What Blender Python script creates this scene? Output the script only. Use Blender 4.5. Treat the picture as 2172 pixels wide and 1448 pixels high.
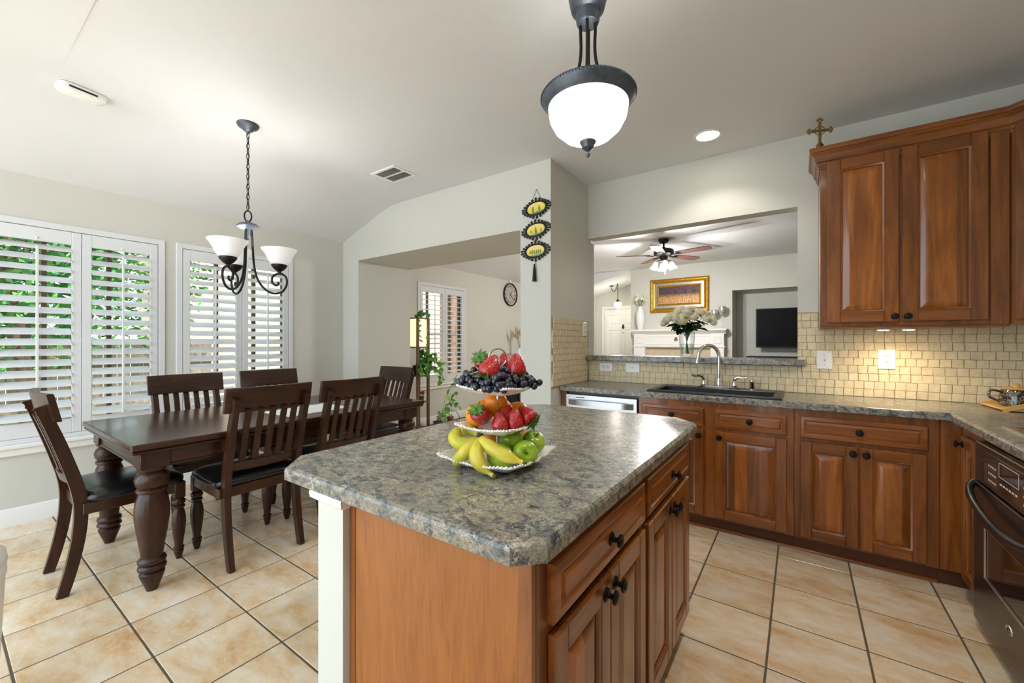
import bpy, bmesh, math, random
from mathutils import Matrix, Vector, Euler
for o in list(bpy.data.objects): bpy.data.objects.remove(o, do_unlink=True)
C = bpy.context.scene.collection
scene = bpy.context.scene
PI = math.pi
def R(d): return math.radians(d)
def rgb(h):
    h = h.lstrip('#'); v = [int(h[i:i+2], 16)/255 for i in (0, 2, 4)]
    return tuple((c/12.92 if c <= .04045 else ((c+.055)/1.055)**2.4) for c in v) + (1,)

# ------------------------------------------------------------------ camera, world, sun, exposure
cam = bpy.data.cameras.new('camera'); camo = bpy.data.objects.new('camera', cam); C.objects.link(camo)
camo.location = (0, 0, 1.283); camo.rotation_euler = (R(90), 0, R(35.03))
cam.sensor_width = 36; cam.lens = 870.3/2172*36; cam.shift_y = -1/2172; cam.clip_start = .02; cam.clip_end = 200
scene.camera = camo
w = bpy.data.worlds.new('sky'); scene.world = w; w.use_nodes = True
wn = w.node_tree.nodes; bg = wn['Background']
bg.inputs['Color'].default_value = (.74, .87, 1, 1); bg.inputs['Strength'].default_value = 2.1
sd = bpy.data.lights.new('sun', 'SUN'); so = bpy.data.objects.new('sun', sd); C.objects.link(so)
sd.energy = 4.5; sd.angle = R(1.5); sd.color = (1, .96, .90)
so.location = (6, -2, 9); so.rotation_euler = Vector((.62, -.16, .9)).to_track_quat('Z', 'Y').to_euler()
vs = scene.view_settings
vs.view_transform = 'Standard'; vs.look = 'None'; vs.gamma = 1; vs.use_curve_mapping = False
vs.exposure = 0.95
scene.cycles.max_bounces = 8

# ------------------------------------------------------------------ geometry helpers
class MB:
    def __init__(s): s.v = []; s.f = []; s.m = []; s.mi = 0; s.T = Matrix.Identity(4)
    def add(s, vs, fs):
        b = len(s.v); T = s.T
        s.v += [tuple(T @ Vector(p)) for p in vs]
        s.f += [tuple(i+b for i in f) for f in fs]; s.m += [s.mi]*len(fs)
        return s
    def box(s, x0, x1, y0, y1, z0, z1, b=0):
        if x1 < x0: x0, x1 = x1, x0
        if y1 < y0: y0, y1 = y1, y0
        if z1 < z0: z0, z1 = z1, z0
        if b <= 0:
            vs = [(x, y, z) for x in (x0, x1) for y in (y0, y1) for z in (z0, z1)]
            return s.add(vs, [(0,1,3,2),(4,6,7,5),(0,4,5,1),(2,3,7,6),(0,2,6,4),(1,5,7,3)])
        b = min(b, (x1-x0)*.45, (y1-y0)*.45, (z1-z0)*.45)
        vs = []; idx = {}
        for i, x in enumerate((x0, x1)):
            for j, y in enumerate((y0, y1)):
                for k, z in enumerate((z0, z1)):
                    sx, sy, sz = (b if i == 0 else -b), (b if j == 0 else -b), (b if k == 0 else -b)
                    for a, p in enumerate(((x, y+sy, z+sz), (x+sx, y, z+sz), (x+sx, y+sy, z))):
                        idx[i, j, k, a] = len(vs); vs.append(p)
        q = lambda *t: idx[t]
        fs = []
        for i in (0, 1):
            fs.append((q(i,0,0,0), q(i,0,1,0), q(i,1,1,0), q(i,1,0,0)))
            fs.append((q(0,i,0,1), q(0,i,1,1), q(1,i,1,1), q(1,i,0,1)))
            fs.append((q(0,0,i,2), q(0,1,i,2), q(1,1,i,2), q(1,0,i,2)))
        for i in (0, 1):
            for j in (0, 1):
                fs.append((q(i,j,0,0), q(i,j,1,0), q(i,j,1,1), q(i,j,0,1)))
                fs.append((q(i,0,j,0), q(i,1,j,0), q(i,1,j,2), q(i,0,j,2)))
                fs.append((q(0,i,j,1), q(1,i,j,1), q(1,i,j,2), q(0,i,j,2)))
                for k in (0, 1): fs.append((q(i,j,k,0), q(i,j,k,1), q(i,j,k,2)))
        return s.add(vs, fs)
    def lathe(s, prof, n=24, c=(0, 0, 0)):
        vs = []; fs = []; rows = []
        for r, z in prof:
            if r < 1e-6:
                rows.append([len(vs)]); vs.append((c[0], c[1], c[2]+z))
            else:
                rows.append(list(range(len(vs), len(vs)+n)))
                vs += [(c[0]+r*math.cos(2*PI*i/n), c[1]+r*math.sin(2*PI*i/n), c[2]+z) for i in range(n)]
        for a, b in zip(rows, rows[1:]):
            for i in range(n):
                j = (i+1) % n
                if len(a) == 1 and len(b) == 1: continue
                if len(a) == 1: fs.append((a[0], b[j], b[i]))
                elif len(b) == 1: fs.append((a[i], a[j], b[0]))
                else: fs.append((a[i], a[j], b[j], b[i]))
        return s.add(vs, fs)
    def tube(s, pts, r, n=8, closed=False, caps=True):
        pts = [Vector(p) for p in pts]; N = len(pts)
        rr = r if isinstance(r, (list, tuple)) else [r]*N
        vs = []; fs = []; up = None
        for i, p in enumerate(pts):
            a = pts[(i-1) % N] if (closed or i > 0) else p
            b = pts[(i+1) % N] if (closed or i < N-1) else p
            t = (b-a).normalized()
            if up is None: up = t.orthogonal().normalized()
            else:
                up = up - t*up.dot(t); up = up.normalized() if up.length > 1e-6 else t.orthogonal().normalized()
            w_ = t.cross(up)
            for k in range(n):
                an = 2*PI*k/n
                vs.append(p + (up*math.cos(an) + w_*math.sin(an))*rr[i])
        for i in range(N if closed else N-1):
            j = (i+1) % N
            for k in range(n):
                l = (k+1) % n
                fs.append((i*n+k, i*n+l, j*n+l, j*n+k))
        if caps and not closed:
            fs.append(tuple(range(n))[::-1]); fs.append(tuple((N-1)*n+k for k in range(n)))
        return s.add(vs, fs)
    def cyl(s, p0, p1, r, n=12): return s.tube([p0, p1], r, n)
    def sweep(s, pts, up, hw, hh, taper=None):
        """rectangular bar through pts; up = side axis (hw), hh in-plane"""
        pts = [Vector(p) for p in pts]; N = len(pts); sd_ = Vector(up).normalized(); vs = []; fs = []
        for i, p in enumerate(pts):
            t = (pts[min(i+1, N-1)] - pts[max(i-1, 0)]).normalized(); nn = sd_.cross(t).normalized()
            k = taper[i] if taper else 1
            for a, b in ((-1,-1),(1,-1),(1,1),(-1,1)): vs.append(p + sd_*hw*a*k + nn*hh*b*k)
        for i in range(N-1):
            for k in range(4):
                l = (k+1) % 4; fs.append((i*4+k, i*4+l, i*4+4+l, i*4+4+k))
        fs += [(3,2,1,0), tuple((N-1)*4+k for k in range(4))]
        return s.add(vs, fs)
    def sph(s, c, r, n=12, m=8, sc=(1,1,1)):
        vs = []; fs = []
        b = MB(); b.lathe([(r*math.sin(PI*i/m), -r*math.cos(PI*i/m)) for i in range(m+1)], n)
        return s.add([(c[0]+p[0]*sc[0], c[1]+p[1]*sc[1], c[2]+p[2]*sc[2]) for p in b.v], b.f)
    def prism(s, poly, ax, a, b):
        f = {'x': lambda p, t: (t, p[0], p[1]), 'y': lambda p, t: (p[0], t, p[1]), 'z': lambda p, t: (p[0], p[1], t)}[ax]
        n = len(poly)
        vs = [f(p, a) for p in poly] + [f(p, b) for p in poly]
        fs = [tuple(range(n)), tuple(range(n, 2*n))[::-1]] + [(i, (i+1) % n, n+(i+1) % n, n+i) for i in range(n)]
        return s.add(vs, fs)
    def rings(s, w_, h_, prof, x0=0, z0=0, cap=True):
        """concentric rectangles (inset, y) in xz, facing -y"""
        vs = []; fs = []
        for ins, y in prof:
            vs += [(x0+ins, y, z0+ins), (x0+w_-ins, y, z0+ins), (x0+w_-ins, y, z0+h_-ins), (x0+ins, y, z0+h_-ins)]
        for i in range(len(prof)-1):
            for k in range(4):
                l = (k+1) % 4; fs.append((i*4+k, i*4+l, i*4+4+l, i*4+4+k))
        if cap: n = (len(prof)-1)*4; fs.append((n, n+1, n+2, n+3))
        return s.add(vs, fs)
    def mesh(s, name, mats, smooth=35, recalc=True):
        me = bpy.data.meshes.new(name); me.from_pydata(s.v, [], s.f)
        for m_ in (mats if isinstance(mats, (list, tuple)) else [mats]): me.materials.append(m_)
        if max(s.m, default=0): me.polygons.foreach_set('material_index', s.m)
        if recalc:
            bm = bmesh.new(); bm.from_mesh(me); bmesh.ops.recalc_face_normals(bm, faces=bm.faces); bm.to_mesh(me); bm.free()
        if smooth:
            me.shade_smooth(); me.set_sharp_from_angle(angle=R(smooth))
        me.update(); return me
    def build(s, name, mats, parent=None, loc=(0,0,0), rot=(0,0,0), smooth=35, recalc=True):
        return place(s.mesh(name, mats, smooth, recalc), name, parent, loc, rot)
def place(me, name, parent=None, loc=(0,0,0), rot=(0,0,0), sc=(1,1,1)):
    o = bpy.data.objects.new(name, me); C.objects.link(o); o.parent = parent
    o.location = loc; o.rotation_euler = rot; o.scale = sc
    return o
def tag(o, label, cat, group=None, kind=None):
    if label: o['label'] = label
    if cat: o['category'] = cat
    if group: o['group'] = group
    if kind: o['kind'] = kind
    return o
def thing(name, label, cat, loc=(0,0,0), rz=0, group=None):
    o = bpy.data.objects.new(name, None); C.objects.link(o); o.empty_display_size = .05
    o.location = loc; o.rotation_euler = (0, 0, rz)
    return tag(o, label, cat, group)
def struct(o): o['kind'] = 'structure'; return o
def dup(root, loc, rz, label, group=None, sc=None):
    def cp(o, par):
        c = o.copy(); C.objects.link(c); c.parent = par
        for ch in list(o.children): cp(ch, c)
        return c
    r = cp(root, None); r.location = loc; r.rotation_euler = rz if isinstance(rz, (tuple, list)) else (0, 0, rz); r['label'] = label
    if sc: r.scale = sc
    if group: r['group'] = group
    return r
def spline(pts, n=8):
    """Catmull-Rom through pts"""
    P = [Vector(p) for p in pts]; out = []
    for i in range(len(P)-1):
        a, b, c, d = P[max(i-1,0)], P[i], P[i+1], P[min(i+2, len(P)-1)]
        for k in range(n):
            t = k/n
            out.append(.5*((2*b)+(c-a)*t+(2*a-5*b+4*c-d)*t*t+(3*b-a-3*c+d)*t**3))
    out.append(P[-1]); return out

# ------------------------------------------------------------------ materials
class NT:
    def __init__(s, name):
        s.mat = bpy.data.materials.new(name); s.mat.use_nodes = True
        s.t = s.mat.node_tree; s.b = s.t.nodes['Principled BSDF']
    def n(s, ty, **kw):
        nd = s.t.nodes.new('ShaderNode'+ty)
        for k, v in kw.items():
            if k.startswith('_'): setattr(nd, k[1:], v)
            else:
                key = k.replace('0', ' ') if k not in nd.inputs else k
                key = {'A': 0, 'B': 1}.get(key, key)
                sock = nd.inputs[key]
                if isinstance(v, bpy.types.NodeSocket): s.t.links.new(v, sock)
                else: sock.default_value = v
        return nd
    def l(s, a, b): s.t.links.new(a, b)
    def ramp(s, fac, stops):
        r = s.n('ValToRGB'); s.l(fac, r.inputs['Fac']); e = r.color_ramp.elements
        while len(e) < len(stops): e.new(.5)
        for el, (p, c) in zip(e, stops): el.position = p; el.color = rgb(c) if isinstance(c, str) else c
        return r.outputs['Color']
    def noise(s, vec, scale, detail=4, rough=.55, dist=0):
        nd = s.n('TexNoise'); nd.inputs['Scale'].default_value = scale; nd.inputs['Detail'].default_value = detail
        nd.inputs['Roughness'].default_value = rough; nd.inputs['Distortion'].default_value = dist
        if vec is not None: s.l(vec, nd.inputs['Vector'])
        return nd.outputs['Fac']
    def coord(s, kind='Object', scale=(1,1,1), loc=None):
        tc = s.n('TexCoord'); mp = s.n('Mapping'); s.l(tc.outputs[kind], mp.inputs['Vector'])
        mp.inputs['Scale'].default_value = scale
        if loc is not None: s.l(loc, mp.inputs['Location'])
        return mp.outputs['Vector']
    def pos(s, scale=(1,1,1)):
        g = s.n('NewGeometry'); mp = s.n('Mapping'); s.l(g.outputs['Position'], mp.inputs['Vector']); mp.inputs['Scale'].default_value = scale
        return mp.outputs['Vector']
    def mix(s, fac, a, b, mode='MIX'):
        m = s.n('MixRGB'); m.blend_type = mode
        for sk, v in (('Fac', fac), ('Color1', a), ('Color2', b)):
            if isinstance(v, bpy.types.NodeSocket): s.l(v, m.inputs[sk])
            else: m.inputs[sk].default_value = rgb(v) if isinstance(v, str) else v
        return m.outputs['Color']
    def math(s, op, a, b=0):
        m = s.n('Math'); m.operation = op
        for i, v in ((0, a), (1, b)):
            if isinstance(v, bpy.types.NodeSocket): s.l(v, m.inputs[i])
            else: m.inputs[i].default_value = v
        return m.outputs[0]
    def bump(s, h, strength=.2, dist=.01):
        b = s.n('Bump'); b.inputs['Strength'].default_value = strength; b.inputs['Distance'].default_value = dist
        s.l(h, b.inputs['Height']); s.l(b.outputs['Normal'], s.b.inputs['Normal'])
    def set(s, color=None, rough=.5, metal=0, spec=.5, coat=0, coatr=.1, **kw):
        B = s.b.inputs
        if color is not None:
            if isinstance(color, bpy.types.NodeSocket): s.l(color, B['Base Color'])
            else: B['Base Color'].default_value = rgb(color) if isinstance(color, str) else color
        if isinstance(rough, bpy.types.NodeSocket): s.l(rough, B['Roughness'])
        else: B['Roughness'].default_value = rough
        B['Metallic'].default_value = metal; B['Specular IOR Level'].default_value = spec
        B['Coat Weight'].default_value = coat; B['Coat Roughness'].default_value = coatr
        return s.mat
def plain(name, col, rough=.5, metal=0, var=.06, scale=30, bump=0, coat=0, spec=.5):
    t = NT(name); v = t.coord()
    f = t.noise(v, scale, 3)
    c = rgb(col)
    lo = tuple(x*(1-var) for x in c[:3])+(1,); hi = tuple(min(1, x*(1+var)) for x in c[:3])+(1,)
    t.set(t.ramp(f, [(.3, lo), (.7, hi)]), rough, metal, spec, coat)
    if bump: t.bump(f, bump, .002)
    return t.mat
def emit(name, col, strength, base='#ffffff', rough=.3):
    t = NT(name); t.set(base, rough); t.b.inputs['Emission Color'].default_value = rgb(col); t.b.inputs['Emission Strength'].default_value = strength
    return t.mat
def paint(name, col, tex=.12, rough=.75, sc=140):
    t = NT(name); v = t.pos(); f = t.noise(v, sc, 3, .6)
    big = t.noise(v, 1.3, 2)
    c = rgb(col); lo = tuple(x*.97 for x in c[:3])+(1,)
    t.set(t.ramp(big, [(.3, lo), (.7, c)]), rough, 0, .3); t.bump(f, tex, .004); return t.mat
def wood(name, dark, mid, light, axis='z', scale=1, rough=.35, coat=.3, stave=0, rand=.25, coords='Object', spec=.5, streak=.5):
    t = NT(name); oi = t.n('ObjectInfo')
    comb = t.n('CombineXYZ')
    r10 = t.math('MULTIPLY', oi.outputs['Random'], 37.0)
    for k in 'XYZ': t.l(r10, comb.inputs[k])
    k = scale; st = {'x': (.9*k, 9*k, 9*k), 'y': (9*k, .9*k, 9*k), 'z': (9*k, 9*k, .9*k)}[axis]
    v = t.coord(coords, st, comb.outputs[0])
    n1 = t.noise(v, 1.6, 6, .6, 1.4); n2 = t.noise(v, 9, 4, .6, .3)
    f = t.math('ADD', t.math('MULTIPLY', n1, 1-.35*streak), t.math('MULTIPLY', n2, .35*streak))
    col = t.ramp(f, [(.28, dark), (.5, mid), (.72, light)])
    # tone of the single board / stave
    if stave:
        tc = t.n('TexCoord'); sep = t.n('SeparateXYZ'); t.l(tc.outputs['Object'], sep.inputs[0])
        wob = t.math('MULTIPLY', t.noise(t.coord('Object', (1,1,2.2)), 1.0, 1), .0)
        fl = t.math('FLOOR', t.math('DIVIDE', t.math('ADD', t.math('ADD', sep.outputs[0], wob), r10), stave))
        wn_ = t.n('TexWhiteNoise'); wn_.noise_dimensions = '1D'; t.l(fl, wn_.inputs['W'])
        tone = wn_.outputs['Value']
    else: tone = oi.outputs['Random']
    br = t.n('HueSaturation'); t.l(col, br.inputs['Color'])
    t.l(t.math('ADD', t.math('MULTIPLY', tone, 2*rand), 1-rand), br.inputs['Value'])
    t.set(br.outputs[0], rough, 0, spec, coat, .12); t.bump(n2, .04, .002)
    return t.mat
m_wall = paint('wall_paint', '#d4d2c7')
m_ceil = paint('ceiling_paint', '#e5e6e6', .16)
m_trim = paint('trim_paint', '#f1efe9', .02, .4)
m_shut = paint('shutter_white', '#e2e3e3', .0, .35)
m_cherry = wood('cherry', '#582c0a', '#824817', '#a06028', 'z', 1, .3, .35, 0, .16)
m_cherryh = wood('cherry_rail', '#582c0a', '#804616', '#9e5e27', 'x', 1, .3, .35, 0, .16)
m_cherryp = wood('cherry_panel', '#5c2f0b', '#884c18', '#ab692e', 'z', .8, .28, .4, .068, .5)
m_cherryend = wood('cherry_end', '#7c420f', '#9a5a1e', '#a8682a', 'z', 1.5, .4, .1, 0, .03, streak=1.1)
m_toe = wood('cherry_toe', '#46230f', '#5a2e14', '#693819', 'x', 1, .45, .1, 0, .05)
m_walnut = wood('dining_wood', '#211009', '#351b0d', '#4b2814', 'z', 1.4, .34, .12, 0, .12, spec=.35)
m_walnutx = wood('dining_wood_x', '#211009', '#351b0d', '#4b2814', 'x', 1.4, .34, .12, 0, .12, spec=.35)
m_walnuty = wood('dining_wood_y', '#24110a', '#391d0e', '#4f2b16', 'y', 1.2, .26, .2, 0, .1, spec=.4)
m_leather = plain('black_leather', '#121114', .28, 0, .15, 60, .12, .2)
m_bronze = plain('dark_bronze', '#2e2d2c', .42, .75, .15, 40)
m_bronzeb = plain('pewter_bronze', '#59606a', .4, .7, .15, 40)
m_black = plain('black_iron', '#141414', .4, .4, .1, 40)
m_blackpl = plain('black_plastic', '#0d0e10', .35)
m_sink = plain('black_composite', '#15181d', .33, 0, .2, 400)
m_chrome = plain('chrome', '#dfe1e4', .07, 1, .02, 10)
m_steel = plain('brushed_steel', '#c3c4c5', .3, 1, .03, 8)
m_blksteel = plain('black_stainless', '#5d534e', .26, .9, .05, 6)
m_glassblk = plain('black_glass', '#070707', .05, 0, .02, 5, 0, .5)
m_white = plain('white_plastic', '#f2f2ee', .4, 0, .02)
m_ceramic = plain('white_ceramic', '#f3f1ea', .2, 0, .03, 20, 0, .4)
m_glasslamp = None
def glass(name, tint=(1,1,1,1), refl=.06, rough=.02):
    t = NT(name); nt = t.t; nt.nodes.remove(t.b)
    tr = nt.nodes.new('ShaderNodeBsdfTransparent'); tr.inputs[0].default_value = tint
    gl = nt.nodes.new('ShaderNodeBsdfGlossy'); gl.inputs['Roughness'].default_value = rough
    fr = nt.nodes.new('ShaderNodeLayerWeight'); fr.inputs['Blend'].default_value = .3
    mx = nt.nodes.new('ShaderNodeMixShader'); out = nt.nodes['Material Output']
    ma = nt.nodes.new('ShaderNodeMath'); ma.operation = 'MULTIPLY_ADD'; ma.inputs[1].default_value = .5; ma.inputs[2].default_value = refl
    nt.links.new(fr.outputs['Facing'], ma.inputs[0])
    nt.links.new(ma.outputs[0], mx.inputs[0]); nt.links.new(tr.outputs[0], mx.inputs[1]); nt.links.new(gl.outputs[0], mx.inputs[2])
    nt.links.new(mx.outputs[0], out.inputs['Surface']); return t.mat
m_glass = glass('clear_glass'); m_pane = glass('window_glass', (.97,.98,.97,1), .02)
def m_counter_():
    t = NT('stone_laminate'); v = t.pos()
    mpn = t.n('Mapping'); t.l(v, mpn.inputs['Vector']); mpn.inputs['Rotation'].default_value = (.3, .2, .9); mpn.inputs['Scale'].default_value = (1, 1.45, 1.2); u = mpn.outputs[0]
    a = t.noise(u, 24, 10, .78, .6); b = t.noise(u, 70, 8, .75, .8); c = t.noise(v, 75, 4, .6, .5)
    base = t.ramp(a, [(.36, '#2c3033'), (.43, '#4a4f50'), (.49, '#6c6c66'), (.55, '#948b78'), (.63, '#67635a')])
    fine = t.ramp(b, [(.36, (.22,.23,.25,1)), (.5, (.5,.5,.5,1)), (.64, (.82,.79,.72,1))])
    base = t.mix(.55, base, fine, 'OVERLAY')
    vein = t.n('TexVoronoi'); vein.feature = 'DISTANCE_TO_EDGE'; vein.inputs['Scale'].default_value = 30
    nz = t.n('TexNoise'); nz.inputs['Scale'].default_value = 11; nz.inputs['Detail'].default_value = 6; t.l(v, nz.inputs['Vector'])
    mv = t.n('MixRGB'); mv.inputs['Fac'].default_value = .25; t.l(u, mv.inputs['Color1']); t.l(nz.outputs['Color'], mv.inputs['Color2'])
    t.l(mv.outputs[0], vein.inputs['Vector'])
    vm = t.ramp(vein.outputs['Distance'], [(0, (1,1,1,1)), (.05, (0,0,0,1))])
    msk = t.ramp(t.noise(v, 17, 4, .6), [(.46, (0,0,0,1)), (.56, (1,1,1,1))])
    col = t.mix(t.math('MULTIPLY', t.math('MULTIPLY', vm, msk), .7), base, '#d8ccb4')
    t.set(col, t.ramp(c, [(.3, (.2,)*3+(1,)), (.7, (.3,)*3+(1,))]), 0, .5, .12, .2); t.bump(c, .05, .002); return t.mat
m_counter = m_counter_()
def m_tile_():
    t = NT('floor_tile'); oi = t.n('ObjectInfo'); g = t.pos()
    off = t.n('CombineXYZ'); r_ = t.math('MULTIPLY', oi.outputs['Random'], 53.)
    t.l(r_, off.inputs[2]); ad = t.n('VectorMath'); ad.operation = 'ADD'; t.l(g, ad.inputs[0]); t.l(off.outputs[0], ad.inputs[1]); v = ad.outputs[0]
    mp = t.n('Mapping'); t.l(v, mp.inputs['Vector']); mp.inputs['Rotation'].default_value = (0, 0, .7); mp.inputs['Scale'].default_value = (1, 2.1, 1)
    a = t.noise(mp.outputs[0], 3.4, 10, .7, .3); b = t.noise(v, 40, 5, .6)
    f = t.math('ADD', t.math('MULTIPLY', a, .92), t.math('MULTIPLY', b, .08))
    col = t.ramp(f, [(.33, '#c69d6f'), (.43, '#d5b68e'), (.53, '#dfcaab'), (.65, '#e4dac9')])
    hs = t.n('HueSaturation'); t.l(col, hs.inputs['Color']); t.l(t.math('ADD', t.math('MULTIPLY', oi.outputs['Random'], .12), .94), hs.inputs['Value'])
    t.set(hs.outputs[0], t.ramp(b, [(.3, (.17,)*3+(1,)), (.7, (.28,)*3+(1,))]), 0, .5); t.bump(b, .06, .002); return t.mat
m_tile = m_tile_()
m_grout = plain('dark_grout', '#5f5445', .9, 0, .15, 60)
def m_stone_():
    t = NT('tumbled_stone'); oi = t.n('ObjectInfo'); v = t.pos()
    a = t.noise(v, 30, 6, .7); wn2 = t.n('TexWhiteNoise'); wn2.noise_dimensions = '3D'
    fl = t.n('VectorMath'); fl.operation = 'SNAP'; t.l(v, fl.inputs[0]); fl.inputs[1].default_value = (.0508, .0508, .0508); t.l(fl.outputs[0], wn2.inputs['Vector'])
    col = t.ramp(a, [(.3, '#cfbc96'), (.5, '#dccca8'), (.72, '#e4d8bc')])
    hs = t.n('HueSaturation'); t.l(col, hs.inputs['Color']); t.l(t.math('ADD', t.math('MULTIPLY', oi.outputs['Random'], .09), .94), hs.inputs['Value'])
    t.set(hs.outputs[0], .55, 0, .4); t.bump(a, .25, .003); return t.mat
m_stone = m_stone_()
m_stgrout = plain('stone_grout', '#b3a17a', .9, 0, .1, 80)
# ------------------------------------------------------------------ setting
XW, XP, XPL, XJ = -4.483, -1.632, -1.923, -4.183      # window wall, pier faces, jamb
YP, YR, YB, YBB = 2.868, 3.64, 3.58, 3.71             # opening wall front / back, sink wall front / back
XR, ZC, XS = 1.45, 2.745, -3.60                       # right wall, ceiling, crease of the vault
XL, YL = -4.66, 8.3                                   # far room: window wall, fireplace wall
TX, TY, TX0, TY0 = .3403, .3413, -.449, .530          # floor tile pitch
# floor: grout bed + single tiles
floor = struct(MB().box(-4.75, 3.2, -3.0, 10.2, -.12, -.0018).build('floor', m_grout))
me_t = MB().box(-TX/2+.0040, TX/2-.0040, -TY/2+.0040, TY/2-.0040, -.009, 0, .0018).mesh('tile', m_tile, 0)
near = []; far_t = MB()
for i in range(-14, 12):
    for j in range(-11, 30):
        x = TX0+TX*(i+.5); y = TY0+TY*(j+.5)
        if not (-4.6 < x < 3.1): continue
        if y > YBB+.0 and x > -1.5: continue
        isl = -1.15 < x < -.48 and .75 < y < 1.95
        cab = (y > 3.3 and x > -1.6) or x > .95
        vis = (-.1 < y < 3.2 and -4.45 < x < .8) or (x < -3.3 and 0 < y < 6.2) or (x < -1.95 and 3 < y < 3.6)
        if vis and not isl and not cab: near.append((x, y))
        else: far_t.box(x-TX/2+.0040, x+TX/2-.0040, y-TY/2+.0040, y+TY/2-.0040, -.009, 0)
for x, y in near[:300]: place(me_t, 'tile', floor, (x, y, 0))
for x, y in near[300:]: far_t.box(x-TX/2+.0040, x+TX/2-.0040, y-TY/2+.0040, y+TY/2-.0040, -.009, 0)
ft = far_t.build('tile_field', m_tile, floor, smooth=0, recalc=False); ft['kind'] = 'stuff'
# window wall (boxes round the openings), thickness .16 outwards
def xwall(name, X, y0, y1, z1, ops, th=-.16):
    b = MB(); ys = sorted({y0, y1} | {o[0] for o in ops} | {o[1] for o in ops})
    for a, c in zip(ys, ys[1:]):
        o = [q for q in ops if q[0] <= a and q[1] >= c]
        if o: b.box(X+th, X, a, c, 0, o[0][2]); b.box(X+th, X, a, c, o[0][3], z1)
        else: b.box(X+th, X, a, c, 0, z1)
    return struct(b.build(name, m_wall, smooth=0))
W1 = (.20, 1.155, .585, 2.125); W2 = (1.278, 2.242, .585, 2.125); W3 = (4.215, 5.24, .64, 2.15)
xwall('wall_left', XW, -1.3, YR, 2.50, [W1, W2])
xwall('wall_far_left', XL, YR, 8.35, 2.60, [W3])
# ceiling: flat + sloped strip with a soft crease
crease = [(XW-.2, 2.462-.066), (XW, 2.462), (-3.86, 2.668), (-3.72, 2.711), (-3.60, 2.735), (-3.46, 2.744), (-3.3, ZC)]
def ceil_poly(top=.12): return crease + [(XR+.1, ZC), (XR+.1, ZC+top), (XW-.2, ZC+top)]
ceiling = struct(MB().prism(ceil_poly(), 'y', .415, YB+.02).build('ceiling', m_ceil, smooth=50))
near_c = crease + [(-3.05, ZC-.0005), (-2.4, ZC-.004), (XR+.1, ZC-.004), (XR+.1, ZC+.12), (XW-.2, ZC+.12)]
struct(MB().prism(near_c, 'y', -1.3, .415).build('ceiling_near', m_ceil, smooth=50))
# opening wall between dining area and far room
hd = [(XW, 2.216)] + [(a, z) for a, z in crease[1:]] + [(XP, ZC), (XP, 2.216)]
b = MB(); b.prism(hd, 'y', YP, YR); b.box(XW, XJ, YP, YR, 0, 2.216); b.box(XPL, XP, YP, YBB, 0, 2.216)
struct(b.build('wall_opening', m_wall, smooth=0))
# sink wall with pass-through
wall_back = MB(); PX0, PX1, PZ0, PZ1 = XP, -.012, 1.105, 2.245
wall_back.box(XP, XR, YB, YBB, 0, PZ0); wall_back.box(XP, PX1, YB, YBB, PZ1, ZC+.05); wall_back.box(PX1, XR, YB, YBB, PZ0, ZC+.05)
wall_back = struct(wall_back.build('wall_back', m_wall, smooth=0))
struct(MB().box(XR, XR+.14, -1.3, YBB, 0, ZC+.05).build('wall_right', m_wall, smooth=0))
struct(MB().box(-.35, XR+.14, -1.44, -1.3, 0, ZC+.05).build('wall_near', m_wall, smooth=0))
# far room shell
b = MB(); b.box(-2.84, -.99, YL, YL+.15, 0, ZC); b.box(-.99, 3.2, YL, YL+.15, 2.19, ZC); b.box(-1.11, -.99, YL+.15, YL+.65, 0, 2.19)
b.box(-.99, 3.2, YL+.15, YL+.65, 2.19, 2.3); b.box(-.99, 3.2, YL+.53, YL+.65, 0, 2.19)
b.box(-2.84, -2.70, YL+.15, 9.75, 0, ZC)
struct(b.build('wall_fireplace', m_wall, smooth=0))
b = MB(); b.prism([(-4.16, 0), (-3.93, 0), (-3.93, 2.05), (-3.0, 2.05), (-3.0, 0), (-2.84, 0), (-2.84, 2.72), (-4.16, 2.376)], 'y', 9.6, 9.75)
struct(b.build('wall_entry', m_wall, smooth=0))
struct(MB().box(-4.66, -4.16, 8.2, 9.75, 0, 2.5).build('wall_entry_left', m_wall, smooth=0))
lc = [(XL-.1, 2.43), (XL, 2.46), (-3.9, 2.69), (-3.55, 2.74), (-3.3, ZC), (3.3, ZC), (3.3, ZC+.12), (XL-.1, ZC+.12)]
struct(MB().prism(lc, 'y', YR, YL+.02).build('ceiling_far', m_ceil, smooth=50))
struct(MB().prism([(-4.2, 2.36), (-2.8, 2.745), (-2.8, 2.9), (-4.2, 2.9)], 'y', YL, 9.8).build('ceiling_entry', m_ceil, smooth=0))
struct(MB().box(3.2, 3.34, YBB, YL+.7, 0, ZC+.05).build('wall_far_right', m_wall, smooth=0))
b = MB(); b.box(XR+.14, 3.34, YBB-.13, YBB, 0, ZC+.05); struct(b.build('wall_far_near', m_wall, smooth=0))
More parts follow.
